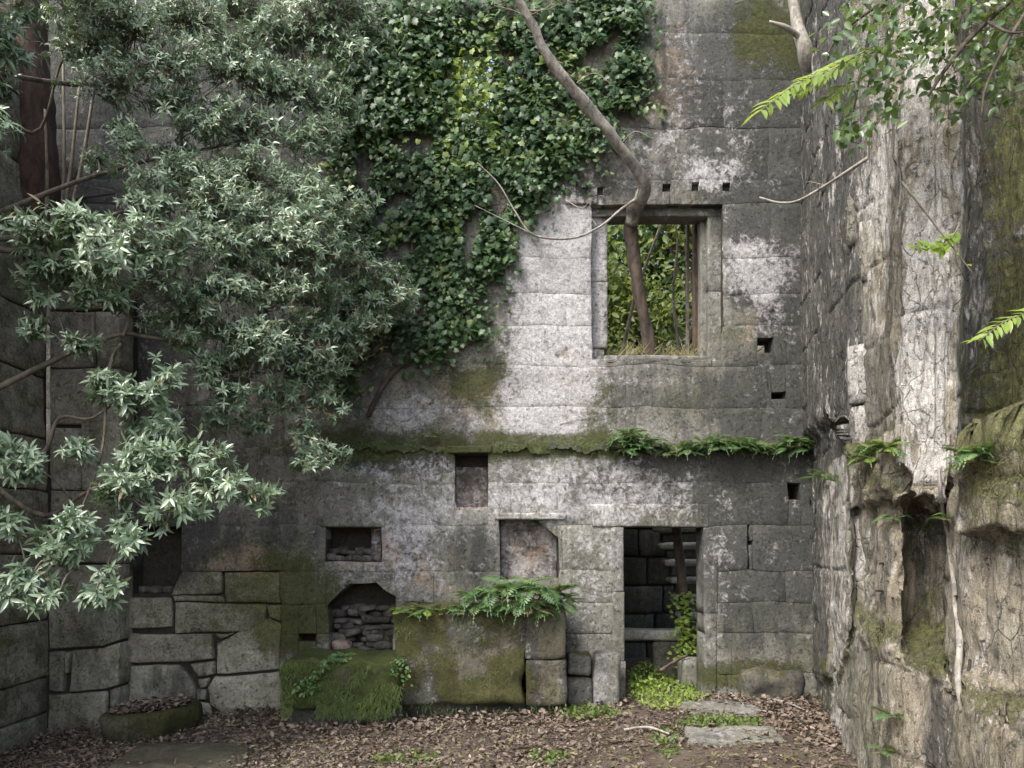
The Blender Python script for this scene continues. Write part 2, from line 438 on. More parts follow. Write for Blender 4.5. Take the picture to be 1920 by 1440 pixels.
class Wall:
    """a masonry face: a = along, b = up, t = depth behind the face (positive goes into the wall)"""
    def __init__(self, to_world, mask_fn, warp=0.034):
        self.w, self.mask_fn, self.warp = to_world, mask_fn, warp
    def block(self, name, poly, mat, parent, gap=0.005, bev=0.012, depth=0.30, bulge=0.0, off=None, rough=0.012, res=0.11):
        if off is None: off = random.uniform(-0.003, 0.003)
        xs = [p[0] for p in poly]; zs = [p[1] for p in poly]
        cx, cz = (min(xs) + max(xs)) / 2, (min(zs) + max(zs)) / 2
        hw, hh = max((max(xs) - min(xs)) / 2, 0.01), max((max(zs) - min(zs)) / 2, 0.01)
        ring = []
        n = len(poly)
        for i in range(n):
            a, b = poly[i], poly[(i + 1) % n]
            L = math.hypot(b[0] - a[0], b[1] - a[1])
            k = max(1, int(L / res))
            for j in range(k):
                t = j / k
                ring.append((a[0] + (b[0] - a[0]) * t, a[1] + (b[1] - a[1]) * t))
        m = len(ring)
        rd = random.uniform(0, 90)
        def inset(d):
            fx, fz = max(0.05, 1 - d / hw), max(0.05, 1 - d / hh)
            return [(cx + (x - cx) * fx, cz + (z - cz) * fz) for x, z in ring]
        bev = min(bev, hw * 0.5, hh * 0.5)
        lev = [(inset(gap), depth), (inset(gap), bev), (inset(gap + bev * 0.35), bev * 0.35), (inset(gap + bev), 0.0)]
        mi = min(hw, hh) - gap - bev
        base = inset(gap + bev)
        for s in (0.72, 0.42, 0.15):
            lev.append(([(cx + (x - cx) * s, cz + (z - cz) * s) for x, z in base], 0.0))
        V, A = [], []
        for li, (pts, t) in enumerate(lev):
            for (x, z) in pts:
                wx = x + self.warp * noise.noise(Vector((x * 1.6, z * 1.6, 3.3))) + 0.4 * self.warp * noise.noise(Vector((x * 6, z * 6, 1.3)))
                wz = z + self.warp * noise.noise(Vector((x * 1.6, z * 1.6, 9.7))) + 0.4 * self.warp * noise.noise(Vector((x * 6, z * 6, 5.3)))
                tt = t
                if li > 0:
                    tt += off + rough * noise.fractal(Vector((x * 2.6, z * 2.6, rd if bulge else 2.0)), 0.8, 2.0, 4) + 1.6 * rough * noise.noise(Vector((x * 0.9, z * 0.9, 4.4)))
                    if bulge:
                        ex, ez = (x - cx) / hw, (z - cz) / hh
                        tt -= bulge * max(0, 1 - ex * ex) ** 0.5 * max(0, 1 - ez * ez) ** 0.5
                V.append(tuple(self.w(wx, wz, tt)))
                A.append(self.mask_fn(wx, wz))
        Q = []
        for l in range(len(lev) - 1):
            for i in range(m):
                j = (i + 1) % m
                Q.append((l * m + i, l * m + j, (l + 1) * m + j, (l + 1) * m + i))
        c0 = len(V)
        V.append(tuple(self.w(cx, cz, off - bulge + rough * noise.fractal(Vector((cx * 2.6, cz * 2.6, rd if bulge else 2.0)), 0.8, 2.0, 4) + 1.6 * rough * noise.noise(Vector((cx * 0.9, cz * 0.9, 4.4)))))); A.append(self.mask_fn(cx, cz))
        T = [((len(lev) - 1) * m + i, (len(lev) - 1) * m + (i + 1) % m, c0) for i in range(m)]
        me = mesh_np(name, np.array(V), [np.array(Q), np.array(T)], {'mask': np.array(A)})
        return link(name, me, mat, parent)

def rect(a0, a1, b0, b1):
    return [(a0, b0), (a1, b0), (a1, b1), (a0, b1)]

def subtract(r, o):
    a0, a1, b0, b1 = r; c0, c1, e0, e1 = o
    if c0 >= a1 or c1 <= a0 or e0 >= b1 or e1 <= b0: return [r]
    out = []
    if c0 > a0: out.append((a0, c0, b0, b1))
    if c1 < a1: out.append((c1, a1, b0, b1))
    m0, m1 = max(a0, c0), min(a1, c1)
    if e1 < b1: out.append((m0, m1, e1, b1))
    if e0 > b0: out.append((m0, m1, b0, e0))
    return out

def core_mesh(name, to_world, A, B, opens, front, thick, res=0.45):
    """the body of the wall behind its face stones, with niches and through openings; opens: (a0,a1,b0,b1,depth or None)"""
    xs = {A[0], A[1]}; zs = {B[0], B[1]}
    for o in opens: xs |= {o[0], o[1]}; zs |= {o[2], o[3]}
    xs = sorted(x for x in xs if A[0] <= x <= A[1]); zs = sorted(z for z in zs if B[0] <= z <= B[1])
    nx, nz = len(xs) - 1, len(zs) - 1
    D = [[front] * nz for _ in range(nx)]
    for i in range(nx):
        for j in range(nz):
            mx, mz = (xs[i] + xs[i + 1]) / 2, (zs[j] + zs[j + 1]) / 2
            for o in opens:
                if o[0] < mx < o[1] and o[2] < mz < o[3]: D[i][j] = o[4] if o[4] is not None else thick
    V, Q = [], []
    def quad(*pts):
        n = len(V); V.extend(tuple(to_world(*p)) for p in pts); Q.append((n, n + 1, n + 2, n + 3))
    for i in range(nx):
        for j in range(nz):
            a0, a1, b0, b1, d = xs[i], xs[i + 1], zs[j], zs[j + 1], D[i][j]
            if d < thick:
                quad((a0, b0, d), (a1, b0, d), (a1, b1, d), (a0, b1, d))
                quad((a0, b0, thick), (a0, b1, thick), (a1, b1, thick), (a1, b0, thick))
            if i + 1 < nx and D[i + 1][j] != d:
                e = D[i + 1][j]; quad((a1, b0, d), (a1, b0, e), (a1, b1, e), (a1, b1, d))
            if j + 1 < nz and D[i][j + 1] != d:
                e = D[i][j + 1]; quad((a0, b1, d), (a1, b1, d), (a1, b1, e), (a0, b1, e))
            if i == 0: quad((a0, b0, d), (a0, b1, d), (a0, b1, thick), (a0, b0, thick))
            if i == nx - 1: quad((a1, b0, d), (a1, b0, thick), (a1, b1, thick), (a1, b1, d))
            if j == nz - 1: quad((a0, b1, d), (a1, b1, d), (a1, b1, thick), (a0, b1, thick))
    return mesh_np(name, np.array(V), [np.array(Q)], None, smooth=False)

# ------------------------------------------------------------------ ground
def gz(x, y):
    return float(np.interp(x, [-6, -5, -3.4, -1, 1, 3], [-0.38, -0.34, -0.18, -0.09, 0.0, 0.02])) + 0.02 * noise.noise(Vector((x * 1.3, y * 1.3, 0)))

def ground_height(x, y):
    z = gz(x, y)
    r = max(0.0, (math.hypot(x, y - 6) - 9) / 60)
    return z + 0.035 * noise.fractal(Vector((x * 1.1, y * 1.1, 4)), 0.8, 2, 4) * (1 if y < 8 else 0.5) + r * 2 * noise.noise(Vector((x * .05, y * .05, 0)))
gx = np.concatenate([[-150, -80, -40, -20, -12, -8], np.arange(-6, 6.01, 0.12), [8, 12, 20, 40, 80, 150]])
gy = np.concatenate([[-150, -80, -40, -20, -8, -3, 0], np.arange(1, 12.01, 0.12), [14, 20, 40, 80, 150]])
V = [(x, y, ground_height(x, y)) for y in gy for x in gx]
nx = len(gx)
Q = [(j * nx + i, j * nx + i + 1, (j + 1) * nx + i + 1, (j + 1) * nx + i) for j in range(len(gy) - 1) for i in range(nx - 1)]
ground = tag(link('ground', mesh_np('ground', np.array(V), [np.array(Q)]), M['ground']), kind='structure')

# ------------------------------------------------------------------ back wall
D1, D2 = 8.70, 8.90                       # faces of the lower storey and of the upper storey, set back
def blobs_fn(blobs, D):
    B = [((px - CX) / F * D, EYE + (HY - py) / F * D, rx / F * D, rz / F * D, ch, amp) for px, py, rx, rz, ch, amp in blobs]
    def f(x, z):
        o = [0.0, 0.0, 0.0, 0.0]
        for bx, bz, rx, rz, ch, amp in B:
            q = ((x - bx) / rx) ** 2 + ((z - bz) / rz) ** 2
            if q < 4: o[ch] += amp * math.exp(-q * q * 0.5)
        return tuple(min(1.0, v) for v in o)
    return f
L_, M_, K_, W_ = 0, 1, 2, 3               # lichen, moss, dark algae with painted shade, warm patina
WALL_BLOBS = [
    (1035, 560, 75, 190, L_, 1.0), (1040, 740, 90, 80, L_, 0.95), (1030, 430, 60, 60, L_, 0.8), (1420, 500, 60, 50, L_, 0.9),
    (1290, 250, 120, 90, L_, 0.25), (1250, 90, 120, 110, L_, 0.1), (1330, 200, 160, 180, K_, 0.35), (890, 785, 170, 40, L_, 0.3), (735, 790, 70, 45, L_, 0.35), (850, 770, 200, 60, W_, 0.35),
    (1095, 910, 150, 60, L_, 0.45), (990, 960, 60, 70, L_, 0.3), (780, 930, 130, 75, L_, 0.38), (765, 1010, 60, 60, L_, 0.4),
    (1105, 1050, 60, 110, L_, 0.35), (1440, 600, 40, 40, L_, 0.4), (1230, 940, 90, 40, L_, 0.3), (700, 1080, 120, 40, L_, 0.35),
    (1340, 330, 60, 25, L_, 0.45), (1350, 1060, 30, 80, L_, 0.3), (1120, 500, 20, 150, L_, 0.8),
    (1420, 200, 110, 170, K_, 0.9), (1475, 430, 45, 280, K_, 1.0), (1430, 1010, 130, 190, K_, 0.9), (1450, 740, 90, 100, K_, 0.9), (1400, 420, 50, 40, K_, 0.8),  # tall blob beside the doorway adds ledge shade to the damp stone
    (760, 858, 150, 26, K_, 1.0), (1100, 345, 110, 40, K_, 0.8), (300, 1010, 80, 90, K_, 1.0), (890, 1040, 50, 60, K_, 0.7),  # ledge band and recess blob also paint shade onto the stone
    (1330, 895, 210, 50, K_, 1.0), (480, 990, 120, 50, K_, 0.4), (1240, 740, 100, 70, K_, 0.5), (1060, 1190, 40, 40, K_, 0.6),  # first band adds ledge shade to damp; last spot paints the ferns' cast shadow
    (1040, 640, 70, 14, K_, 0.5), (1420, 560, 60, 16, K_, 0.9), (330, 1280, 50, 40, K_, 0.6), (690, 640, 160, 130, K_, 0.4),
    (180, 250, 160, 260, K_, 1.0), (330, 560, 220, 180, K_, 0.8), (500, 250, 320, 260, K_, 0.7), (380, 840, 200, 60, K_, 0.4), (960, 200, 200, 200, W_, 0.4), (400, 1130, 200, 120, M_, 0.45), (560, 1090, 110, 80, M_, 0.40), (1050, 838, 170, 22, M_, 1.0), (740, 835, 220, 34, M_, 0.8),  # dark blobs mix weathering with painted shade behind the laurel
    (1440, 60, 70, 90, M_, 0.9), (1400, 1265, 110, 30, M_, 0.9), (590, 1160, 80, 50, M_, 0.5), (880, 620, 90, 140, M_, 0.55),
    (1120, 770, 30, 60, M_, 0.6), (1250, 750, 90, 70, M_, 0.25), (540, 1200, 50, 60, M_, 0.5), (900, 730, 90, 40, M_, 0.4),
    (1180, 900, 30, 30, W_, 0.8), (1290, 640, 30, 40, W_, 0.5), (1300, 180, 60, 120, W_, 0.25), (1410, 640, 40, 60, W_, 0.3), (690, 1030, 60, 30, W_, 0.7),
    (1090, 700, 40, 60, W_, 0.5), (450, 1050, 60, 30, W_, 0.6), (820, 1080, 90, 40, W_, 0.4), (1240, 150, 40, 150, W_, 0.3),
]
def toL(px, py): return ((px - CX) / F * D1, EYE + (HY - py) / F * D1)
def toU(px, py): return ((px - CX) / F * D2, EYE + (HY - py) / F * D2)
def pxrect(f, x0, x1, y0, y1):
    a0, b1 = f(x0, y0); a1, b0 = f(x1, y1)
    return (a0, a1, b0, b1)
back = tag(empty('ruined_wall', (0, 8.9, 0)), 'tall ruined granite house wall with window, doorway and niches, spotted with white lichen', 'wall')
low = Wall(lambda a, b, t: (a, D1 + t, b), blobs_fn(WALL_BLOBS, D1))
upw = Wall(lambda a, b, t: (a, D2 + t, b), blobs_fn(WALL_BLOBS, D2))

OPEN_L = [pxrect(toL, *o[:4]) + (o[4],) for o in [
    (246, 340, 985, 1114, 0.28), (610, 713, 985, 1052, 0.36), (850, 915, 848, 955, 0.30), (937, 1047, 972, 1086, 0.26),
    (1168, 1322, 985, 1345, None), (613, 740, 1092, 1237, 0.38), (558, 590, 1187, 1203, 0.3), (1476, 1500, 905, 938, 0.3), (1405, 1412, 1015, 1024, 0.2)]]
OPEN_U = [pxrect(toU, *o[:4]) + (o[4],) for o in [
    (1108, 1356, 382, 672, None), (836, 930, 70, 270, None), (1420, 1452, 633, 662, None), (1443, 1472, 736, 749, 0.25),
    (1243, 1258, 342, 358, 0.07), (1298, 1312, 340, 356, 0.075), (1357, 1372, 340, 356, 0.08), (1066, 1080, 352, 370, 0.08), (1120, 1132, 350, 364, 0.07), (612, 640, 560, 590, 0.3)]]
ZL = toL(0, 838)[1]
link('wall_core', core_mesh('wall_core', low.w, (-5.6, 3.9), (-0.6, ZL - 0.03), OPEN_L, 0.045, 0.40), M['core'], back)
link('wall_core', core_mesh('wall_core', upw.w, (-6.2, 4.1), (ZL - 0.02, 8.75), OPEN_U, 0.05, 0.36), M['core'], back)

def courses(wall, A, levels, opens, mat, wmin, wmax, **kw):
    n = 0
    for k in range(len(levels) - 1):
        b0, b1 = levels[k], levels[k + 1]
        a = A[0] - random.uniform(0, 0.3) if k % 2 else A[0]
        a = max(a, A[0])
        while a < A[1] - 0.05:
            e = a + random.uniform(wmin, wmax)
            if e > A[1] - 0.3: e = A[1]
            parts = [(a, e, b0, b1)]
            for o in opens: parts = [q for p in parts for q in subtract(p, o[:4])]
            for q in parts:
                if q[1] - q[0] > 0.035 and q[3] - q[2] > 0.03:
                    wall.block('stone', rect(*q), mat, back, **kw); n += 1
            a = e
    return n
yl = lambda *ys: [toL(0, y)[1] for y in ys]
yu = lambda *ys: [toU(0, y)[1] for y in ys]
HAND_A1 = toL(527, 0)[0]
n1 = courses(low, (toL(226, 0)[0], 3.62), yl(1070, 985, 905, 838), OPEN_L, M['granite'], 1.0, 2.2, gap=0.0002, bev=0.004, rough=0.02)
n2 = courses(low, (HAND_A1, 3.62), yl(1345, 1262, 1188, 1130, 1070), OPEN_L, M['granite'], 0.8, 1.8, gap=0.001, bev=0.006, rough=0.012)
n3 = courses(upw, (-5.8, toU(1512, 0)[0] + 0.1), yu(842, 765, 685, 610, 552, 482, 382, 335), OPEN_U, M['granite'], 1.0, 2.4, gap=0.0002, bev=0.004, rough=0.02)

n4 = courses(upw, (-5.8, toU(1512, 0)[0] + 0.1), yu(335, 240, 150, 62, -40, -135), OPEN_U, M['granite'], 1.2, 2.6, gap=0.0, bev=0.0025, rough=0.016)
def hand(pts, mat='mossy', **kw):
    k = dict(gap=0.005, bev=0.016, bulge=0.008, rough=0.014, off=random.uniform(-0.02, 0.01)); k.update(kw)
    poly = [toL(x, y) for x, y in pts]
    area = sum(poly[i][0] * poly[(i + 1) % len(poly)][1] - poly[(i + 1) % len(poly)][0] * poly[i][1] for i in range(len(poly)))
    if area < 0: poly = poly[::-1]
    low.block('stone', poly, M[mat], back, **k)
hand([(228, 1122), (320, 1120), (322, 1176), (228, 1180)])
hand([(326, 1130), (420, 1129), (500, 1131), (496, 1170), (470, 1186), (326, 1188)])
hand([(228, 1074), (338, 1074), (338, 1117), (228, 1119)], off=0.03) if False else None
hand([(345, 1070), (417, 1070), (418, 1108), (400, 1113), (320, 1117), (330, 1090)])
hand([(322, 1117), (419, 1114), (420, 1127), (326, 1129)], bev=0.012)
hand([(422, 1072), (527, 1072), (527, 1129), (422, 1127)])
hand([(228, 1188), (300, 1187), (396, 1190), (400, 1234), (360, 1239), (228, 1240)])
hand([(404, 1208), (450, 1183), (480, 1166), (504, 1158), (527, 1166), (527, 1256), (404, 1262)])
hand([(400, 1266), (527, 1260), (530, 1334), (415, 1336), (392, 1320), (388, 1285)])
hand([(358, 1243), (401, 1238), (402, 1262), (374, 1268), (364, 1256)], bev=0.018)
hand([(372, 1271), (392, 1268), (388, 1284), (374, 1288)], bev=0.012)
hand([(368, 1291), (386, 1289), (386, 1312), (370, 1312)], bev=0.012)
hand([(370, 1315), (392, 1318), (398, 1345), (372, 1345)], bev=0.012)
hand([(231, 1245), (335, 1243), (352, 1258), (368, 1290), (366, 1345), (231, 1345)], bulge=0.03)
hand([(402, 1189), (420, 1190), (440, 1186), (412, 1200)], bev=0.008)
hand([(500, 1133), (527, 1131), (527, 1162), (505, 1155)], bev=0.01)
hand([(228, 1345), (527, 1340), (527, 1440), (228, 1440)])
courses(low, (HAND_A1, toL(1168, 0)[0]), yl(1440, 1347), OPEN_L, M['mossy'], 0.6, 1.2)
courses(low, (toL(1322, 0)[0], 3.62), yl(1440, 1347), OPEN_L, M['mossy'], 0.6, 1.2)
# corner stones that make the flat arch of the hearth niche
low.block('arch_stone', [toL(608, 1140), toL(612, 1088), toL(662, 1086), toL(640, 1108)], M['granite'], back, depth=0.4, off=-0.006)
low.block('arch_stone', [toL(744, 1122), toL(722, 1108), toL(698, 1086), toL(744, 1086)], M['granite'], back, depth=0.4, off=-0.006)

# window surround: inner jambs, lintel and sill set back from the face, carved rebate
def ublock(x0, x1, y0, y1, name, t0, depth=0.2, mat='granite', par=None, **kw):
    w2 = Wall(lambda a, b, t: (a, D2 + t0 + t, b), upw.mask_fn, 0.008)
    a = pxrect(toU, x0, x1, y0, y1)
    return w2.block(name, rect(*a), M[mat], par or back, depth=depth, off=0.0, gap=0.001, bev=kw.pop('bev', 0.012), **kw)
WF = ublock(1106, 1358, 378, 398, 'window_frame', 0.10, depth=0.24)
ublock(1106, 1142, 397, 520, 'jamb', 0.14, par=WF)
ublock(1106, 1142, 520, 646, 'jamb', 0.14, par=WF)
ublock(1106, 1136, 646, 674, 'jamb', 0.17, par=WF)
ublock(1332, 1358, 397, 540, 'jamb', 0.10, par=WF)
ublock(1332, 1358, 540, 674, 'jamb', 0.10, par=WF)
ublock(1322, 1340, 397, 674, 'jamb', 0.22, depth=0.14, par=WF)
ublock(1134, 1345, 664, 700, 'sill', 0.03, depth=0.36, bev=0.02, par=WF)
ublock(1060, 1120, 350, 384, 'corbel', -0.035)
# doorway: jambs and lintel a little proud of the wall
def lblock(x0, x1, y0, y1, name, t0, depth=0.36, mat='granite', par=None, **kw):
    w2 = Wall(lambda a, b, t: (a, D1 + t0 + t, b), low.mask_fn, 0.008)
    a = pxrect(toL, x0, x1, y0, y1)
    return w2.block(name, rect(*a), M[mat], par or back, depth=depth, off=0.0, gap=0.001, bev=kw.pop('bev', 0.014), **kw)
DF = lblock(1110, 1330, 945, 988, 'door_frame', -0.015)
lblock(1146, 1170, 988, 1110, 'jamb', -0.012, depth=0.36, par=DF)
lblock(1148, 1171, 1110, 1240, 'jamb', -0.010, depth=0.36, par=DF)
lblock(1146, 1173, 1240, 1335, 'jamb', -0.014, depth=0.36, par=DF)
lblock(1319, 1346, 988, 1150, 'jamb', -0.012, depth=0.36, par=DF)
lblock(1321, 1344, 1150, 1335, 'jamb', -0.014, depth=0.36, par=DF)
lblock(838, 922, 836, 850, 'lintel', -0.04, depth=0.3)
lblock(600, 722, 968, 988, 'lintel', -0.02, depth=0.4)
lblock(928, 1062, 962, 975, 'lintel', -0.03, depth=0.3)

# niche linings
def panel(name, x0, x1, y0, y1, t, mat, bev=0.01, **kw):
    w2 = Wall(lambda a, b, tt: (a, D1 + t + tt, b), lambda x, z: (0.5 + 0.6 * noise.noise(Vector((x * 5, z * 5, 3))), 0, 0.55 + 0.8 * noise.noise(Vector((x * 4, z * 4, 8))), 0.3), 0.004)
    return w2.block(name, rect(*pxrect(toL, x0, x1, y0, y1)), M[mat], back, depth=0.05, off=0, gap=0.0, bev=bev, rough=0.03, res=0.05, **kw)
panel('niche_plaster', 852, 914, 872, 955, 0.20, 'pink')
panel('niche_plaster', 938, 1046, 973, 1086, 0.18, 'pink')
panel('niche_plaster', 690, 713, 987, 1050, 0.16, 'granite')
def niche_stone(px, py, t, sx, sz, mat='rubble'):
    x, z = toL(px, py)
    s = random.random() * 40
    me = rough_box_mesh('rubble_stone', sx, random.uniform(0.7, 1) * sx, sz, bev=min(sx, sz) * 0.4, amp=sx * 0.12, cuts=3, freq=5, seed=s)
    o = link('rubble_stone', me, M[mat], back)
    o.rotation_euler = (0, random.uniform(-0.2, 0.2), random.uniform(-0.6, 0.6))
    o.location = (x, D1 + t, z)
    return o
for row in range(8):                        # dry rubble blocking the back of the hearth niche
    y = 1233 - row * 12
    for i in range(5):
        niche_stone(624 + i * 25 + (row % 2) * 11 + random.uniform(-4, 4), y, 0.30 + random.uniform(-0.04, 0.04), random.uniform(0.10, 0.25), random.uniform(0.05, 0.11))
niche_stone(640, 1226, 0.10, 0.24, 0.15, 'pink')
for i in range(7): niche_stone(625 + i * 17, 1237, 0.12 + random.uniform(-.05, .1), random.uniform(0.08, 0.14), 0.06)
for i in range(11): niche_stone(618 + (i % 6) * 17, 1054 - (i // 6) * 12, 0.12 + (i // 6) * 0.12, random.uniform(0.10, 0.16), random.uniform(0.05, 0.13))
for i in range(6): niche_stone(856 + i * 11, 958, 0.06, random.uniform(0.07, 0.11), 0.05, 'pink')
for i in range(4): niche_stone(250 + i * 26, 1116, 0.2 + random.uniform(-.08, .1), random.uniform(0.12, 0.22), random.uniform(0.07, 0.13))

# earth and moss lying on the ledge between the storeys
def strip_mesh(name, x0, x1, dfun, zfun, n=260, prof=11, ch=1):
    V, A = [], []
    for i in range(n + 1):
        x = x0 + (x1 - x0) * i / n
        for k in range(prof):
            u = k / (prof - 1)
            y, z = dfun(x, u), zfun(x, u)
            q = noise.fractal(Vector((x * 6, u * 3, 1.7)), 0.8, 2, 4)
            V.append((x, y - 0.035 * q, z + 0.05 * q)); A.append((0, 0.35 + 0.9 * noise.noise(Vector((x * 2.3, 0, 0))), 0.4, 0))
    Q = [(i * prof + k, (i + 1) * prof + k, (i + 1) * prof + k + 1, i * prof + k + 1) for i in range(n) for k in range(prof - 1)]
    return mesh_np(name, np.array(V), [np.array(Q)], {'mask': np.array(A)})
xa, xb = toL(600, 0)[0], 3.6
def lh(x):
    return (0.05 + 0.07 * max(0, 0.5 + noise.noise(Vector((x * 1.4, 7, 0))))) * (0.35 if -1.0 < x < -0.2 else 1)
for (p0, p1) in ((600, 832), (924, 1518)):
    link('moss_ledge', strip_mesh('moss_ledge', toL(p0, 0)[0], toL(p1, 0)[0], lambda x, u: D1 - 0.010 * math.sin(u * math.pi) + (u - 0.12) * 0.30,
         lambda x, u: ZL + lh(x) * 0.55 * math.sin(min(1, u * 1.6) * math.pi / 2) - (0.05 + 0.05 * noise.fractal(Vector((x * 5, 2, 0)), .7, 2, 4)) * (1 - u) ** 3), M['mossbed'], back)

lm_ = []
for _ in range(4200):
    px = random.choice((random.uniform(600, 835), random.uniform(924, 1518), random.uniform(924, 1200)))
    x = toL(px, 0)[0]
    if noise.noise(Vector((x * 2.6, 1, 7))) < -0.12: continue
    lm_.append((x, D1 - 0.012 + random.uniform(-0.01, 0.10), ZL + random.gauss(-0.01, 0.045)))
lm_ = np.array(lm_); n = len(lm_)
link('moss_fringe', leaves_mesh('moss_fringe', BLADE, lm_, rvec(n) * [1, .6, .8] + [0, -.7, -.35], rvec(n) + [0, -.6, .8], rng.uniform(0.03, 0.10, n), rng.beta(2, 2.6, n)), M['grass'], back)['kind'] = 'stuff'
low.block('arch_stone', [toL(1004, 971), toL(1049, 1012), toL(1049, 971)], M['granite'], back, depth=0.2, off=0.03)
low.block('arch_stone', [toL(846, 957), toL(846, 930), toL(858, 957)], M['granite'], back, depth=0.2, off=0.02)

# ------------------------------------------------------------------ left side: return wall and side pier
LX = -5.29
lm = lambda x, z: (0.35, 0.45, 0.05, 0.12)
side = tag(empty('side_wall', (LX, 7.0, 0)), 'mossy brown side wall of big stones at the edge of the courtyard, behind the shrub', 'wall')
sw = Wall(lambda a, b, t: (LX - t, a, b), lm, 0.02)
link('wall_core', core_mesh('wall_core', sw.w, (3.5, 8.5), (-0.6, 7.2), [], 0.05, 0.6), M['core'], side)
def block_on(wall, par, a0, a1, b0, b1, mat='mossy', **kw):
    k = dict(gap=0.007, bev=0.022, bulge=0.01, rough=0.02); k.update(kw)
    wall.block('stone', rect(a0, a1, b0, b1), M[mat], par, **k)
zs = [-0.5, -0.1, 0.30, 0.95, 1.7, 2.4, 3.0, 3.7, 4.4, 5.1, 5.9, 6.6, 7.2]
for k in range(len(zs) - 1):
    ys = [3.5, 5.0 + 0.4 * (k % 2), 6.6 - 0.3 * (k % 2), 8.46] if k < 3 else [3.5, 5.3 + 0.5 * (k % 2), 7.0 + 0.5 * (k % 2), 8.46]
    for i in range(len(ys) - 1):
        # the outward direction of this face runs along +x, so the outline is wound the other way
        sw.block('stone', rect(ys[i], ys[i + 1], zs[k], zs[k + 1]), M['mossy'], side, gap=0.007, bev=0.022, bulge=0.01, rough=0.025)
DS = 8.45
stub = tag(empty('return_wall', (-4.9, DS, 0)), 'short return wall of large grey blocks between side wall and dark recess', 'wall')
st = Wall(lambda a, b, t: (a, DS + t, b), lambda x, z: (0.25, 0.35, 0.2, 0.15), 0.02)
def toS(px, py): return ((px - CX) / F * DS, EYE + (HY - py) / F * DS)
link('wall_core', core_mesh('wall_core', st.w, (LX + 0.0, toS(221, 0)[0]), (-0.6, toS(0, 494)[1]), [], 0.05, 0.5), M['core'], stub)
def stb(pts, **kw):
    k = dict(gap=0.005, bev=0.018, bulge=0.012, rough=0.018); k.update(kw)
    poly = [toS(*p) for p in pts][::-1]
    st.block('stone', poly, M['mossy'], stub, **k)
stb([(90, 1060), (224, 1055), (225, 1200), (190, 1212), (90, 1217)])
stb([(90, 1222), (120, 1220), (118, 1298), (90, 1300)])
stb([(134, 1219), (190, 1214), (225, 1204), (226, 1284), (200, 1292), (128, 1300)])
stb([(121, 1222), (132, 1220), (127, 1262), (120, 1262)], bev=0.01)
stb([(90, 1304), (200, 1296), (203, 1390), (90, 1390)])
stb([(206, 1294), (226, 1288), (226, 1390), (207, 1390)])
for (a, b, c, d) in [(90, 225, 920, 1055), (90, 150, 800, 920), (150, 225, 790, 920), (90, 225, 690, 795), (90, 180, 583, 690), (180, 225, 583, 690), (90, 225, 492, 580)]:
    stb([(a, c), (b, c), (b, d), (a, d)])

# ------------------------------------------------------------------ right side: eroded masonry with buttress, pier and recesses
CP = [  # (base, mid, upper) as bearing and distance; ledge heights base->mid, mid->upper
    ((1526, 8.85), (1522, 8.85), (1500, 9.0), 0.3, 3.00),
    ((1550, 7.9), (1548, 7.8), (1530, 7.8), 0.35, 3.00),
    ((1570, 7.0), (1580, 6.7), (1560, 7.0), 0.5, 2.95),
    ((1590, 6.3), (1592, 6.1), (1592, 6.45), 0.9, 2.56),
    ((1604, 6.0), (1603, 6.2), (1630, 6.15), 1.17, 2.52),
    ((1630, 5.6), (1641, 5.95), (1664, 5.9), 1.16, 2.52),
    ((1660, 5.3), (1650, 5.6), (1672, 5.35), 1.14, 2.08),
    ((1690, 5.1), (1692, 5.35), (1692, 5.15), 1.10, 2.04),
    ((1720, 4.95), (1702, 5.65), (1730, 5.08), 1.0, 2.02),
    ((1768, 4.72), (1772, 5.45), (1770, 5.02), 0.98, 2.02),
    ((1800, 4.45), (1785, 4.95), (1797, 5.0), 0.95, 2.25),
    ((1830, 4.2), (1812, 4.62), (1806, 5.6), 0.92, 2.36),
    ((1880, 3.95), (1870, 4.35), (1850, 5.7), 0.90, 2.40),
    ((1960, 3.6), (1960, 4.05), (1950, 5.4), 0.90, 2.42),
    ((2400, 2.3), (2400, 2.7), (2300, 4.2), 0.90, 2.5)]
NU, NZ = 560, 400
def ss(t):
    t = np.clip(t, 0, 1); return t * t * (3 - 2 * t)
def plan(k):
    pts = np.array([((c[k][0] - CX) / F * c[k][1], c[k][1]) for c in CP])
    return pts
pb, pm, pu = plan(0), plan(1), plan(2)
L = np.concatenate([[0], np.cumsum(np.linalg.norm(np.diff((pb + pm + pu) / 3, axis=0), axis=1) + 0.06)])
u = np.linspace(0, L[-1] - 0.001, NU)
def along(p):
    q = np.stack([np.interp(u, L, p[:, 0]), np.interp(u, L, p[:, 1])], 1)
    for _ in range(2): q[1:-1] = 0.25 * q[:-2] + 0.5 * q[1:-1] + 0.25 * q[2:]
    return q
ab, am, au = along(pb), along(pm), along(pu)
z1 = np.interp(u, L, [c[3] for c in CP]); z2 = np.interp(u, L, [c[4] for c in CP])
zz = np.linspace(-0.35, 8.7, NZ)
wob1 = np.array([0.10 * noise.fractal(Vector((a * 2.5, 0, 1)), 0.8, 2, 4) for a in u])
wob2 = np.array([0.08 * noise.fractal(Vector((a * 2.5, 5, 1)), 0.8, 2, 4) for a in u])
t1 = ss((zz[None, :] - (z1 + wob1)[:, None] + 0.10) / 0.26)[..., None]
t2 = ss((zz[None, :] - (z2 + wob2)[:, None] + 0.03) / 0.14)[..., None]
XY = (ab[:, None] * (1 - t1) + am[:, None] * t1) * (1 - t2) + au[:, None] * t2
W = np.concatenate([XY, np.broadcast_to(zz[None, :, None], (NU, NZ, 1))], 2)
du = np.gradient(W, axis=0); dz = np.gradient(W, axis=1)
N = norm(np.cross(dz, du))
if (N[..., 0].mean() > 0): N = -N
disp = np.zeros((NU, NZ))
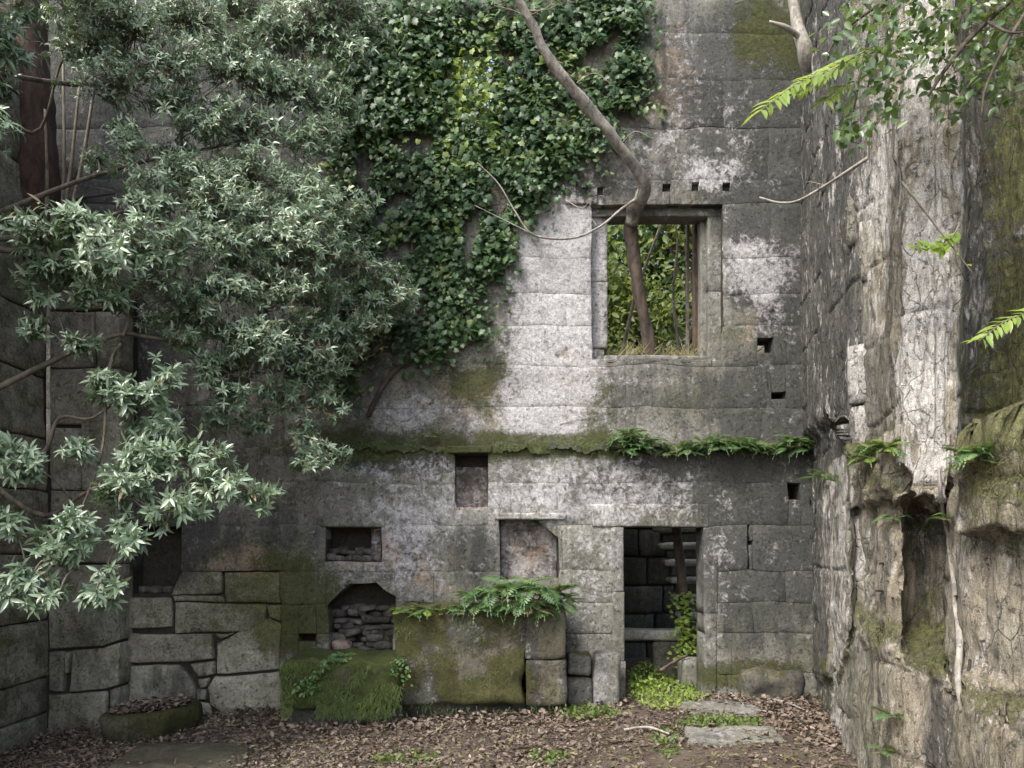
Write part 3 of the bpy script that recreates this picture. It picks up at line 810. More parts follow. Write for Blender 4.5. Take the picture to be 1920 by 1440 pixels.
uidx = np.interp(u, L, np.arange(len(CP)))
FISS = [(1.3, 0.05, 0.05, 0.2, 9), (2.4, 0.05, 0.06, 0.9, 9), (3.5, 0.04, 0.04, 2.7, 9), (5.85, 0.06, 0.06, 2.5, 9), (6.6, 0.04, 0.03, 2.2, 9), (8.6, 0.03, 0.025, 2.2, 6), (10.55, 0.08, 0.10, 2.4, 9), (7.0, 0.05, 0.05, 0.2, 1.0), (9.6, 0.05, 0.05, -0.3, 0.9), (11.6, 0.05, 0.05, 0.9, 2.3), (12.4, 0.04, 0.04, 0.9, 2.3)]
def surf_of(G_, px, py, tol=5):
    """the point of the wall's face that lies on a bearing"""
    q = G_.reshape(-1, 3)
    ex = CX + q[:, 0] / q[:, 1] * F - px; ey = HY - (q[:, 2] - EYE) / q[:, 1] * F - py
    m = np.where(ex * ex + ey * ey < (tol * 2) ** 2)[0]
    if not len(m): m = [int(np.argmin(ex * ex + ey * ey))]
    return Vector(q[m[np.argmin(q[m, 1])]])
holes = [(surf_of(W, 1676, 902), 0.10, 0.24)]
for i in range(NU):
    for j in range(NZ):
        x, y, z = W[i, j]
        s = u[i]
        d = 0.034 * noise.fractal(Vector((s * 2.2, z * 0.6, 0.3)), 0.75, 2.0, 3)
        d += 0.016 * noise.fractal(Vector((s * 9.0, z * 1.6, 5.0)), 0.65, 2.0, 5)
        ui = uidx[i] + 0.10 * noise.noise(Vector((z * 0.7, 3, 1))) + 0.03 * noise.noise(Vector((z * 4, 3, 1)))
        for fc, fw, fd, za, zb_ in FISS:
            if za < z < zb_: d -= fd * math.exp(-((ui - fc) / fw) ** 2) * min(1, (z - za) * 3, (zb_ - z) * 3)
        if ui > 11.1 and z < 2.6:
            d += 0.16 * float(ss((ui - 11.1) / 0.35)) * float(ss((z - 1.80 - 0.12 * noise.noise(Vector((s * 3, 1, 2)))) / 0.06))
        if 2.95 < ui < 6.2 and z < 2.6:
            d += 0.07 * float(ss((ui - 2.95) / 0.2)) * float(ss((6.2 - ui) / 0.2)) * float(ss((z - 2.08 - 0.10 * noise.noise(Vector((s * 4, 1, 2)))) / 0.05))
        near = math.exp(-((z - z2[i]) / 0.16) ** 2) + math.exp(-((z - z1[i]) / 0.14) ** 2)
        d += near * 0.06 * noise.fractal(Vector((x * 4.5, y * 4.5, z * 4.5)), 0.7, 2, 4)
        r = noise.fractal(Vector((x * 3.2, y * 3.2, z * 2.6)), 0.8, 2.1, 5)
        d += 0.020 * r
        if z < 2.4: d += 0.03 * noise.noise(Vector((s * 4.5, z * 3.0, 8)))
        # worn horizontal joints of the big courses
        jz = (z + 0.08 * noise.noise(Vector((s * 0.8, 2, z)))) % 0.62
        if noise.noise(Vector((s * 1.3, math.floor(z / 0.62) * 3.7, 0))) > 0.0: d -= 0.03 * math.exp(-((jz - 0.31) / 0.014) ** 2)
        for c, rad, dep in holes:
            q = (Vector((x, y, z)) - c).length
            if q < rad * 1.6: d -= dep * float(ss((rad * 1.15 - q) / (rad * 0.3)))
        disp[i, j] = d
W = W + N * disp[..., None]
N2 = norm(np.cross(np.gradient(W, axis=1), np.gradient(W, axis=0)))
if (N2[..., 0].mean() > 0): N2 = -N2
mask = np.zeros((NU, NZ, 4))
upz = np.clip(N2[..., 2], 0, 1)
idx = np.interp(u, L, np.arange(len(CP)))[:, None]
Zg = zz[None, :]
def bump1(v, c, wd): return np.exp(-((v - c) / wd) ** 2)
mask[..., 1] = np.clip(upz * 0.75, 0, 1) + 0.75 * bump1(idx, 12.6, 0.9) * (Zg > 2.3) + 0.35 * bump1(idx, 8.6, 0.8) * (Zg < 2.1) * (Zg > 0.9) + 0.5 * bump1(idx, 10.5, 1.5) * bump1(Zg, 2.9, 0.5) + 0.5 * bump1(idx, 0.9, 0.9) * (Zg < 0.6) + 0.55 * (idx > 11) * (Zg < 2.7) * (Zg > 1.7) + 0.45 * (idx > 2.9) * (idx < 6.3) * (Zg > 2.0) * (Zg < 2.7) + 0.25 * bump1(idx, 5, 3) * (Zg < 1.2)
mask[..., 0] = 0.6 * bump1(idx, 8.2, 1.7) * (Zg > 2.2) + 0.5 * bump1(idx, 4.5, 1.2) * bump1(Zg, 4.6, 0.7) + 0.6 * bump1(idx, 2.0, 0.7) * (Zg < 2.6) + 0.1
mask[..., 2] = 0.55 * bump1(idx, 0.3, 0.8) + 0.6 * bump1(idx, 2.2, 1.1) * (Zg > 2.6) + 0.7 * bump1(idx, 12.5, 1.2) * (Zg > 2.5) + 0.3 * bump1(idx, 8.7, 0.6) * (Zg < 2.1)
mask[..., 3] = 0.45 * bump1(idx, 11.5, 2.4) * (Zg < 2.5) + 0.5 * bump1(idx, 7.5, 2.5) + 0.3
ii, jj = np.meshgrid(np.arange(NU - 1), np.arange(NZ - 1), indexing='ij')
Q = np.stack([ii * NZ + jj, ii * NZ + jj + 1, (ii + 1) * NZ + jj + 1, (ii + 1) * NZ + jj], -1).reshape(-1, 4)
rw_me = mesh_np('eroded_wall', W.reshape(-1, 3), [Q], {'mask': np.clip(mask, 0, 1).reshape(-1, 4)})
eroded = empty('eroded_wall', (3.2, 6.0, 0))
tag(eroded, 'pale eroded wall fluted by weather, with mossy ledges and a round hole', 'wall')
link('masonry', rw_me, M['eroded'], eroded)
# masonry behind the worn skin, so the wall has a body
bw = Acc()
ob = [(W[i, -1, 0], W[i, -1, 1]) for i in range(0, NU, 20)]
bwV = [];
for (x, y) in ob: bwV += [(x, y, 8.7), (x + 1.4, y + 0.5, 8.7), (x + 1.4, y + 0.5, -0.35)]
bwQ = []
for i in range(len(ob) - 1):
    a, b = i * 3, i * 3 + 3
    bwQ += [(a, b, b + 1, a + 1), (a + 1, b + 1, b + 2, a + 2)]
link('masonry_back', mesh_np('masonry_back', np.array(bwV), [np.array(bwQ)]), M['core'], eroded)
# a few squared stones still standing out of the worn face
for (px, py, d, sx, sz) in [(1608, 415, 6.42, 0.16, 0.42), (1640, 470, 6.2, 0.2, 0.5), (1628, 700, 6.25, 0.30, 0.5), (1632, 800, 6.25, 0.3, 0.35), (1622, 1035, 6.2, 0.16, 0.62)]:
    me = rough_box_mesh('stone', sx, 0.14, sz, bev=0.02, amp=0.015, cuts=4, seed=px * .1, lichen=0.55, dark=0.1)
    o = link('stone', me, M['eroded'], eroded)
    q = P(px, py, d); o.location = (q.x, q.y, q.z - sz / 2); o.rotation_euler = (0, 0, R(-38))
for o_ in (back, side, stub, eroded): o_['kind'] = 'thing'
# moss and dry grass on the broken ledges
lp_ = []
for _ in range(11000):
    i = random.randrange(60, NU - 30)
    zq = (z2[i] + wob2[i] + random.gauss(-0.10, 0.11)) if random.random() < 0.8 else (z1[i] + wob1[i] + random.gauss(-0.05, 0.06))
    if not (3.0 < uidx[i] < 5.6 or uidx[i] > 10.4 or zq < 1.4) or uidx[i] < 2.6: continue
    j = int((zq + 0.35) / 9.05 * (NZ - 1))
    if noise.noise(Vector((W[i, j, 0] * 4, W[i, j, 1] * 4, zq * 2))) < -0.05: continue
    lp_.append(tuple(W[i, j] + N2[i, j] * 0.004))
lp_ = np.array(lp_); n = len(lp_)
tag(link('ledge_moss', leaves_mesh('ledge_moss', BLADE, lp_, rvec(n) * [1, .8, .7] + [-.4, -.4, -.2], rvec(n) + [-.3, -.5, .6], rng.uniform(0.02, 0.055, n), rng.beta(2, 2, n)), M['ledgemoss']), 'mossy fringe along the broken ledges of the eroded wall', 'moss', kind='stuff')
# iron pegs in the eroded wall
for (px, py, d, ln, tilt) in [(1642, 1058, 5.62, 0.10, 0.0), (1640, 1108, 5.72, 0.14, 0.05), (1660, 1122, 5.5, 0.06, 0), (1782, 1115, 4.95, 0.10, 0.05), (1792, 1210, 4.80, 0.12, 0), (1808, 1240, 4.62, 0.20, -0.9)]:
    a = Acc(); q = surf_of(W, px, py) + Vector((0, -0.03, 0))
    dx, dzv = math.cos(tilt), -math.sin(tilt)
    tube(a, [q + Vector((ln / 2 * dx, 0.09, ln / 2 * dzv)), q + Vector((0, 0, 0)), q + Vector((-ln / 2 * dx, -0.05, -ln / 2 * dzv))], [0.009, 0.009, 0.008], 6)
    link('iron_peg', a.mesh('iron_peg'), M['iron'], eroded)

# ------------------------------------------------------------------ stone tank, mossy bench, bowl, loose stones
def box_part(name, x0, x1, y0, y1, z0, z1, mat, par, **kw):
    me = rough_box_mesh(name, x1 - x0, y1 - y0, z1 - z0, seed=random.uniform(0, 50), **kw)
    o = link(name, me, M[mat], None)
    o.location = ((x0 + x1) / 2, (y0 + y1) / 2, z0)
    if par is not None:
        o.parent = par; o.matrix_parent_inverse = Matrix.Translation(-par.location)
    return o
TD = 7.85
tx0, tx1 = (738 - CX) / F * TD, (1062 - CX) / F * TD
tj = (985 - CX) / F * TD
zt = EYE + (HY - 1134) / F * TD
zj = EYE + (HY - 1238) / F * TD
tank = tag(empty('stone_tank', ((tx0 + tx1) / 2, TD + 0.4, -0.1)), 'big dark mossy stone tank standing against the wall with ferns on top', 'stone tank')
box_part('front_slab', tx0, tj - 0.004, TD, TD + 0.2, 0.10, zt, 'tank', tank, bev=0.055, amp=0.05, cuts=18, moss_top=0.9, moss=0.65, dark=0.45, lichen=0.3)
box_part('front_slab', tj + 0.006, tx1, TD + 0.008, TD + 0.2, zj + 0.005, zt - 0.02, 'tank', tank, bev=0.025, amp=0.025, cuts=9, moss_top=0.9, lichen=0.3, dark=0.4, moss=0.3)
box_part('front_slab', tj + 0.004, tx1 + 0.01, TD + 0.002, TD + 0.2, 0.09, zj - 0.004, 'tank', tank, bev=0.025, amp=0.025, cuts=9, lichen=0.3, dark=0.4, moss=0.35)
box_part('end_slab', tx1 - 0.2, tx1 - 0.005, TD + 0.2, D1, 0.0, zt - 0.04, 'tank', tank, bev=0.025, amp=0.02, cuts=6, moss_top=0.9)
box_part('end_slab', tx0 + 0.01, tx0 + 0.2, TD + 0.2, D1, 0.0, zt - 0.02, 'tank', tank, bev=0.025, amp=0.02, cuts=6, moss_top=0.9)
box_part('earth_fill', tx0 + 0.15, tx1 - 0.15, TD + 0.15, D1 + 0.02, 0.6, zt - 0.03, 'mossbed', tank, bev=0.04, amp=0.05, cuts=8, moss_top=0.5)
box_part('plinth', tx0 + 0.03, tx1 - 0.02, TD + 0.22, D1, -0.25, 0.12, 'tank', tank, bev=0.02, amp=0.02, cuts=7, dark=0.6)
BD = 7.72
bx0, bx1 = (522 - CX) / F * BD, (752 - CX) / F * BD
zb = EYE + (HY - 1240) / F * BD
bench = tag(empty('stone_bench', ((bx0 + bx1) / 2, BD + 0.4, -0.1)), 'low stone bench overgrown with bright moss and grass below the hearth niche', 'stone bench')
box_part('bench_body', bx0, bx1, BD, D1 - 0.01, 0.06, zb, 'mossbed', bench, bev=0.08, amp=0.07, cuts=16, moss_top=1.0, moss=0.75, dark=0.15)
box_part('bench_foot', bx0 + 0.05, bx1 - 0.02, BD + 0.2, D1 - 0.02, -0.35, 0.1, 'tank', bench, bev=0.03, amp=0.03, cuts=6, dark=0.5)

# round bowl filled with dead leaves
bc = Vector(((283 - CX) / F * 7.98, 7.98, -0.26))
prof = [(0.40, -0.08), (0.45, 0.06), (0.48, 0.16), (0.49, 0.25), (0.47, 0.31), (0.42, 0.325), (0.38, 0.30), (0.36, 0.285), (0.0, 0.30)]
NS = 48; V = []; A = []
for (r, z) in prof:
    for k in range(NS):
        an = 2 * math.pi * k / NS
        q = noise.fractal(Vector((math.cos(an) * 2, math.sin(an) * 2, z * 4)), .8, 2, 4)
        rr = r * (1 + 0.13 * q)
        V.append((bc.x + rr * math.cos(an), bc.y + rr * math.sin(an) * 0.95, bc.z + z * (1 + 0.10 * math.cos(an)) + 0.015 * q))
        A.append((0, 0.55 + 0.45 * math.cos(an) + (0.3 if z > 0.28 else 0), 0.4 if z < 0.15 else 0.1, 0))
Q = [(i * NS + k, i * NS + (k + 1) % NS, (i + 1) * NS + (k + 1) % NS, (i + 1) * NS + k) for i in range(len(prof) - 1) for k in range(NS)]
bowl = empty('stone_bowl', bc)
tag(bowl, 'round mossy stone bowl full of dead leaves by the return wall', 'bowl')
link('bowl_body', mesh_np('bowl_body', np.array(V), [np.array(Q)], {'mask': np.clip(np.array(A), 0, 1)}), M['tank'], bowl)
n = 420
an, rr = rng.uniform(0, 2 * np.pi, n), 0.40 * np.sqrt(rng.uniform(0, 1, n))
pos = np.stack([bc.x + rr * np.cos(an), bc.y + rr * np.sin(an) * .93, bc.z + 0.31 + 0.03 * np.cos(an) * rr / .36 + rng.uniform(0, 0.05, n)], 1)
dirs = rvec(n) * [1, 1, 0.3]
link('dead_leaves', leaves_mesh('dead_leaves', OVAL, pos, dirs, np.array([0, 0, 1]) + 0.5 * rvec(n), rng.uniform(0.05, 0.10, n), rng.uniform(0.2, 1, n)), M['dry'], bowl)['kind'] = 'stuff'

def loose(name, px0, px1, py0, py1, d, dep, mat, label, cat='stone', group=None, rz=0, **kw):
    x0, x1 = (px0 - CX) / F * d, (px1 - CX) / F * d
    z1_, z0_ = EYE + (HY - py0) / F * d, EYE + (HY - py1) / F * d
    k = dict(bev=0.03, amp=0.025, cuts=5, moss_top=0.5); k.update(kw)
    o = box_part(name, x0, x1, d, d + dep, z0_, z1_, mat, None, **k)
    o.rotation_euler = (0, 0, R(rz))
    return tag(o, label, cat, group)
loose('loose_stone', 1064, 1110, 1272, 1332, 8.22, 0.4, 'granite', 'squat grey stone at the bottom of the pile between tank and doorway', moss=0.3)
loose('loose_stone', 1066, 1110, 1226, 1268, 8.26, 0.4, 'granite', 'small stone lying on top of the squat one beside the tank', moss=0.2)
loose('loose_stone', 1113, 1164, 1226, 1338, 8.2, 0.45, 'granite', 'tall upright stone leaning at the foot of the doorway jamb', lichen=0.3)
loose('fallen_slab', 1392, 1512, 1258, 1330, 8.38, 0.3, 'tank', 'dark fallen slab in the corner by the eroded wall', 'stone slab', bev=0.09, amp=0.06, cuts=8, dark=0.5)
def flag(px0, px1, py0, py1, label, mat='granite', rz=0, h=0.03):
    """flat stone let into the ground; its outline is read from the near and far edge on the ground"""
    zg = 0.0 if px0 > 900 else -0.15
    d0, d1 = (EYE - zg) * F / (py1 - HY), (EYE - zg) * F / (py0 - HY)
    dm = (d0 + d1) / 2
    x0, x1 = (px0 - CX) / F * dm, (px1 - CX) / F * dm
    zc = max(ground_height(x0, dm), ground_height(x1, dm), ground_height((x0 + x1) / 2, d0), ground_height((x0 + x1) / 2, d1))
    o = box_part('flagstone', x0, x1, d0, d1, zc - 0.10 + h, zc + h, mat, None, bev=0.05, amp=0.035, cuts=8, moss_top=0.15, lichen=0.1)
    o.rotation_euler = (0, 0, R(rz))
    return tag(o, label, 'flagstone')
flag(1275, 1425, 1322, 1344, 'pale flat flagstone just outside the doorway', rz=4)
flag(1285, 1460, 1372, 1402, 'worn grey flagstone nearer than the strip of weeds', rz=-5)
flag(235, 470, 1398, 1450, 'wide dark bare flagstone among dead leaves near the bowl', 'tank', rz=8)


def hang(name, pts, size, label, mat, tm, cat, droop=0.7):
    pts = np.array(pts); n = len(pts)
    dirs = rvec(n) * [1, 0.6, 0.7] + np.array([0, -0.9, -droop])
    return tag(link(name, leaves_mesh(name, tm, pts, dirs, np.array([0, -0.8, 1.0]) + 0.5 * rvec(n), rng.uniform(0.6, 1.3, n) * size, rng.beta(2, 2, n)), M[mat]), label, cat, kind='stuff')
# ------------------------------------------------------------------ rooms and hillside behind the wall
rear = tag(empty('rear_room', (2.2, 11.6, 0)), 'dark stone room walls seen through the doorway', 'room', kind='thing')
rw = Wall(lambda a, b, t: (a, 11.9 + t, b), lambda x, z: (0, 0.3, 0.5, 0), 0.03)
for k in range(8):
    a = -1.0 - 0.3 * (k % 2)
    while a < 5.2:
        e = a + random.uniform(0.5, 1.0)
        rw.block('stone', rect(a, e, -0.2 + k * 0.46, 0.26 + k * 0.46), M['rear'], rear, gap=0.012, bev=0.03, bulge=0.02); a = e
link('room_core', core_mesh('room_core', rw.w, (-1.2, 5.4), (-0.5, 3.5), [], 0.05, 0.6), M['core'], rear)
box_part('unseen_vault', -6.0, 1.3, 9.35, 12.0, 2.95, 3.45, 'rear', rear, bev=0.05, amp=0.03, cuts=6)  # unseen ceiling slab, placed and sized to darken the lower room
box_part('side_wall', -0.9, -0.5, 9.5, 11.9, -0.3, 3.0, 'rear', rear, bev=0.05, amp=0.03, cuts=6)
# hillside behind
hx = np.linspace(-26, 26, 90); hy = np.concatenate([np.linspace(11.95, 20, 40), np.linspace(21, 60, 20)])
V = []
for y in hy:
    for x in hx:
        z = 3.35 + 0.42 * (y - 11.95) ** 1.05
        V.append((x, y, min(z, 17) + 0.35 * noise.fractal(Vector((x * .5, y * .5, 0)), .8, 2, 4)))
Q = [(j * 90 + i, j * 90 + i + 1, (j + 1) * 90 + i + 1, (j + 1) * 90 + i) for j in range(len(hy) - 1) for i in range(89)]
tag(link('hillside', mesh_np('hillside', np.array(V), [np.array(Q)]), M['ground']), kind='structure')

# stone stair behind the doorway
stair = tag(empty('stone_stair', (2.6, 10.4, 0)), 'flight of pale stone steps rising in the dark behind the doorway', 'stairs')
for k in range(11):
    zc = EYE + (HY - 1146) / F * 10.2 + k * 0.238
    x0 = 2.28 - 0.045 * k
    y0 = 10.0 + 0.10 * k
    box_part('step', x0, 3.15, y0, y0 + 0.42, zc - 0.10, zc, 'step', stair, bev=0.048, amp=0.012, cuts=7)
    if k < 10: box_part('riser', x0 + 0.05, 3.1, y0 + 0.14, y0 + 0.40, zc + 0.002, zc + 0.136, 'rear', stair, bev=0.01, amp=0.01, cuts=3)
box_part('stair_base', 2.3, 3.2, 10.05, 10.5, -0.1, EYE + (HY - 1146) / F * 10.2 - 0.10, 'rear', stair, bev=0.03, amp=0.02, cuts=5)
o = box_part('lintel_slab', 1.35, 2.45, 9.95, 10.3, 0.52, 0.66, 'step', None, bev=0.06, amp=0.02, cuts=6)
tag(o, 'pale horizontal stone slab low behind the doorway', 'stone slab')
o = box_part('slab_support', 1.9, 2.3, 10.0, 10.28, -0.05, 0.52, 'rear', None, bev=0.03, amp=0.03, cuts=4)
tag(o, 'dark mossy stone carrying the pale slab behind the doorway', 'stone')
o = box_part('cut_block', 2.13, 2.42, 9.3, 9.6, -0.06, 0.36, 'granite', None, bev=0.02, amp=0.012, cuts=4, lichen=0.1)
tag(o, 'squared grey block just inside the doorway', 'stone block')
a = Acc(); tube(a, [P(1296, 1270, 9.75), P(1288, 1180, 9.75), P(1278, 1080, 9.8), P(1268, 985, 9.85), P(1258, 880, 9.9), P(1250, 720, 10.0)], [0.08, 0.07, 0.062, 0.058, 0.055, 0.05], 10, 0.35)
tk = empty('slender_tree', P(1296, 1290, 9.75)); tag(tk, 'dark slender trunk crossing the steps behind the doorway', 'tree', kind='thing')
link('trunk', a.mesh('trunk'), M['bark_dark'], tk)
a = Acc(); q0, q1 = P(1238, 1258, 9.0), P(1290, 1228, 9.4)
tube(a, [q0, (q0 + q1) / 2 + Vector((0, 0, .015)), q1], [0.022, 0.02, 0.014], 6, 0.2)
tag(link('fallen_branch', a.mesh('fallen_branch'), M['wood']), 'fallen branch lying over the weeds inside the doorway', 'branch')

cp_ = [tuple(P(1290 + random.gauss(0, 14) - (1250 - y) * 0.06, y, 9.66 + random.uniform(-.1, .1))) for y in [random.uniform(1110, 1255) for _ in range(420)]]
hang('creeper_leaves', cp_, 0.05, 'leafy creeper climbing the slender trunk behind the doorway', 'bright', IVY, 'creeper', 0.3)
# timber posts left standing inside the window
for (px, wd, mat, lab, dd) in [(1309, 16, 'wood', 'reddish old timber post standing inside the window', 9.42), (1290, 6, 'twig', 'thin pale pole beside the timber post inside the window', 9.75)]:
    w2 = wd / F * dd / 2; q0 = P(px, 690, dd); q1 = P(px - 3, 392, dd)
    o = box_part('timber_post', q0.x - w2, q0.x + w2, dd, dd + 2 * w2, q0.z, q1.z + 0.1, mat, None, bev=0.01, amp=0.012, cuts=6)
    tag(o, lab, 'post')

# ------------------------------------------------------------------ dead leaves, moss plants and twigs on the ground
n = 42000
x = rng.uniform(-5.2, 4.0, n); y = 4.6 + (8.75 - 4.6) * rng.uniform(0, 1, n) ** 0.9
keep = np.array([(noise.fractal(Vector((a * 0.9, b * 0.9, 3)), .8, 2, 4) + rng.uniform(-0.5, 0.5)) > (-0.35 if a < 0.6 else (-0.12 if a > 2.2 else 0.08)) for a, b in zip(x, y)])
x, y = x[keep], y[keep]; n = len(x)
z = np.array([ground_height(a, b) for a, b in zip(x, y)]) + rng.uniform(0.002, 0.04, n)
sz = np.where(rng.random(n) < 0.7, rng.uniform(0.018, 0.042, n), rng.uniform(0.04, 0.07, n))
tag(link('leaf_litter', leaves_mesh('leaf_litter', OVAL, np.stack([x, y, z], 1), rvec(n) * [1, 1, 0.35], np.array([0, 0, 1.0]) + 0.55 * rvec(n), sz, rng.beta(2, 2.4, n)), M['dry']), 'carpet of fallen brown leaves over the courtyard floor', 'dead leaves', kind='stuff')

drift = []
for (xa_, xb_, ya_, yb_, k) in [(bx0, tx1, TD - 0.35, TD + 0.08, 1500), (2.3, 3.3, 8.0, 8.7, 900), (-3.3, -2.5, 7.9, 8.68, 800), (-5.2, -4.4, 7.9, 8.4, 500), (2.6, 3.3, 6.4, 8.2, 900), (tx1, 1.3, 8.0, 8.3, 250)]:
    for _ in range(k):
        a_, b_ = random.uniform(xa_, xb_), random.uniform(ya_, yb_)
        drift.append((a_, b_, ground_height(a_, b_) + random.uniform(0, 0.11) * random.random()))
drift = np.array(drift); n = len(drift)
tag(link('leaf_drift', leaves_mesh('leaf_drift', OVAL, drift, rvec(n) * [1, 1, .5], np.array([0, 0, 1.0]) + 0.8 * rvec(n), rng.uniform(0.025, 0.075, n), rng.beta(2.2, 2, n)), M['dry']), 'deeper drifts of brown leaves against the walls and the tank', 'dead leaves', kind='stuff')
n = 5200
x = rng.uniform(-5.2, 4.0, n); y = rng.uniform(4.6, 8.7, n)
z = np.array([ground_height(a, b) for a, b in zip(x, y)]) + rng.uniform(0.004, 0.045, n)
tag(link('narrow_leaves', leaves_mesh('narrow_leaves', LANCE, np.stack([x, y, z], 1), rvec(n) * [1, 1, .3], np.array([0, 0, 1.0]) + 0.7 * rvec(n), rng.uniform(0.035, 0.08, n), rng.beta(1.3, 2.2, n)), M['straw']), 'pale narrow laurel leaves fallen among the brown ones', 'dead leaves', kind='stuff')
n = 2600
x = rng.uniform(-5.2, 4.0, n); y = rng.uniform(4.6, 8.7, n)
z = np.array([ground_height(a, b) for a, b in zip(x, y)]) + rng.uniform(0.004, 0.03, n)
tag(link('twig_bits', leaves_mesh('twig_bits', (BLADE[0] * [1, 0.5, 0.3], BLADE[1]), np.stack([x, y, z], 1), rvec(n) * [1, 1, .12], np.array([0, 0, 1.0]) + 0.3 * rvec(n), rng.uniform(0.06, 0.25, n), rng.uniform(0, .6, n)), M['dry']), 'thin broken twigs scattered through the leaves', 'twigs', kind='stuff')

def ground_pt(px, py):
    z = 0.0
    for _ in range(3):
        d = (EYE - z) * F / (py - HY); xx = (px - CX) / F * d; z = ground_height(xx, d)
    return Vector((xx, d, z))
for (p0, p1, mid, r, lab) in [((1440, 1318), (1520, 1345), (1480, 1330), 0.012, 'pale bent twig on the leaves near the corner'), ((1170, 1378), (1255, 1384), (1215, 1376), 0.014, 'straight bleached stick on the ground before the doorway'), ((1360, 1300), (1400, 1338), (1385, 1322), 0.008, 'thin short twig by the fallen slab')]:
    a = Acc(); up = Vector((0, 0, 0.05))
    tube(a, [ground_pt(*p0) + up, ground_pt(*mid) + up * 1.3, ground_pt(*p1) + up * 0.8], [r, r, r * 0.6], 6, 0.2)
    tag(link('twig', a.mesh('twig'), M['twig_white']), lab, 'twig')

# ------------------------------------------------------------------ ferns: fronds shared between plants
def frond_mesh(name, L=0.36, pairs=13, arch=0.30, wid=0.085, rn=0.5):
    V, Q, rnd = [], [], []
    def pt(t):
        return Vector((L * t * (1 - 0.18 * t), 0, L * (arch * 2.4 * t - arch * 3.2 * t * t)))
    for i in range(pairs):
        t = 0.14 + 0.86 * i / pairs
        p = pt(t); q = pt(min(1, t + 0.06)); f = (q - p).normalized()
        wl = wid * math.sin(min(1, (t - 0.05) * 1.35) * math.pi) ** 0.7 * (1 - 0.35 * t) + 0.006
        lw = L / pairs * 0.44
        for s in (-1, 1):
            tip = p + Vector((0, s * wl, -wl * 0.25)) + f * wl * 0.45
            m = p * 0.45 + tip * 0.55
            k = len(V)
            V += [p - f * lw * .3, m - f * lw * 0.9, tip, m + f * lw * 0.9]
            Q.append((k, k + 1, k + 2, k + 3) if s < 0 else (k, k + 3, k + 2, k + 1))
            rnd += [min(1, max(0, rn + random.uniform(-.25, .25)))] * 4
    for i in range(8):
        k = len(V); p, q = pt(i / 8), pt((i + 1) / 8); ww = 0.004 * (1 - i / 9)
        V += [p + Vector((0, ww, .001)), p + Vector((0, -ww, .001)), q + Vector((0, -ww, .001)), q + Vector((0, ww, .001))]
        Q.append((k, k + 1, k + 2, k + 3)); rnd += [0.3] * 4
    return mesh_np(name, np.array([tuple(v) for v in V]), [np.array(Q)], {'rnd': np.array(rnd)}, smooth=False)
FRONDS = [frond_mesh('frond', rn=r, arch=a, wid=wd) for r, a, wd in [(0.35, 0.30, 0.075), (0.55, 0.22, 0.09), (0.75, 0.36, 0.08), (0.5, 0.15, 0.085)]]
for f in FRONDS: f.materials.append(M['fern'])
FRONDS = FRONDS * 2 + [frond_mesh('frond', rn=0.5, arch=0.05, wid=0.06)]
FRONDS[-1].materials.append(M['straw'])
FR_BR = [frond_mesh('frond', rn=r, arch=a) for r, a in [(0.4, 0.25), (0.7, 0.18)]]
for f in FR_BR: f.materials.append(M['bright'])
def fern(loc, size, nf, label, group, out=(0, -1), spread=1.3, pool=FRONDS, lift=0.25, bases=None):
    """one fern plant; bases: (point, size) of the crowns it has spread to along its ledge"""
    e = empty('fern', loc); tag(e, label, 'fern', group, 'thing')
    base = math.atan2(out[1], out[0])
    for (b, sz_) in (bases or [(loc, size)]):
        for i in range(nf):
            o = bpy.data.objects.new('frond', random.choice(pool)); COL.objects.link(o)
            o.parent = e
            o.location = Vector(b) - Vector(loc)
            an = base + spread * (2 * (i + 0.5) / nf - 1) + random.uniform(-.25, .25)
            o.rotation_euler = (random.uniform(-.3, .3), -lift + random.uniform(-.35, .45), an)
            s = sz_ * random.uniform(0.7, 1.25) / 0.36
            o.scale = (s, s, s)
    return e
TANK = [(890, 1118, 0.34), (930, 1108, 0.40), (968, 1104, 0.44), (1005, 1104, 0.42), (1038, 1112, 0.36), (1052, 1130, 0.30), (950, 1130, 0.36), (990, 1132, 0.36), (905, 1140, 0.32), (870, 1145, 0.26), (1025, 1150, 0.3)]
def tank_pt(px, py):
    q = P(px, py, TD + random.uniform(0.02, 0.2)); q.z = min(q.z, zt + 0.02) if py > 1125 else zt + (1130 - py) / F * TD
    return q
G3 = [('left end of the thick fern tuft on the tank top', lambda x: x < 945), ('broad middle of the thick fern tuft on the tank top', lambda x: 945 <= x < 1015), ('right end of the fern tuft, over the tank corner', lambda x: x >= 1015)]
for lab, sel in G3:
    bs_ = [(tank_pt(px, py), s) for (px, py, s) in TANK if sel(px)]
    fern(bs_[0][0], 0, 17, lab, 'ferns on the tank', spread=2.0, bases=[(b, s_ * 1.15) for b, s_ in bs_], lift=0.12)
bs_ = [(P(px, py - 4, TD + 0.03), s) for (px, py, s) in [(765, 1150, 0.2), (800, 1150, 0.22), (830, 1152, 0.18), (748, 1148, 0.15), (785, 1158, 0.2)]]
fern(bs_[0][0], 0, 9, 'small light fern on the mossy end of the tank, nearest the hearth', 'ferns on the tank', spread=1.8, pool=FRONDS + FR_BR, bases=bs_)
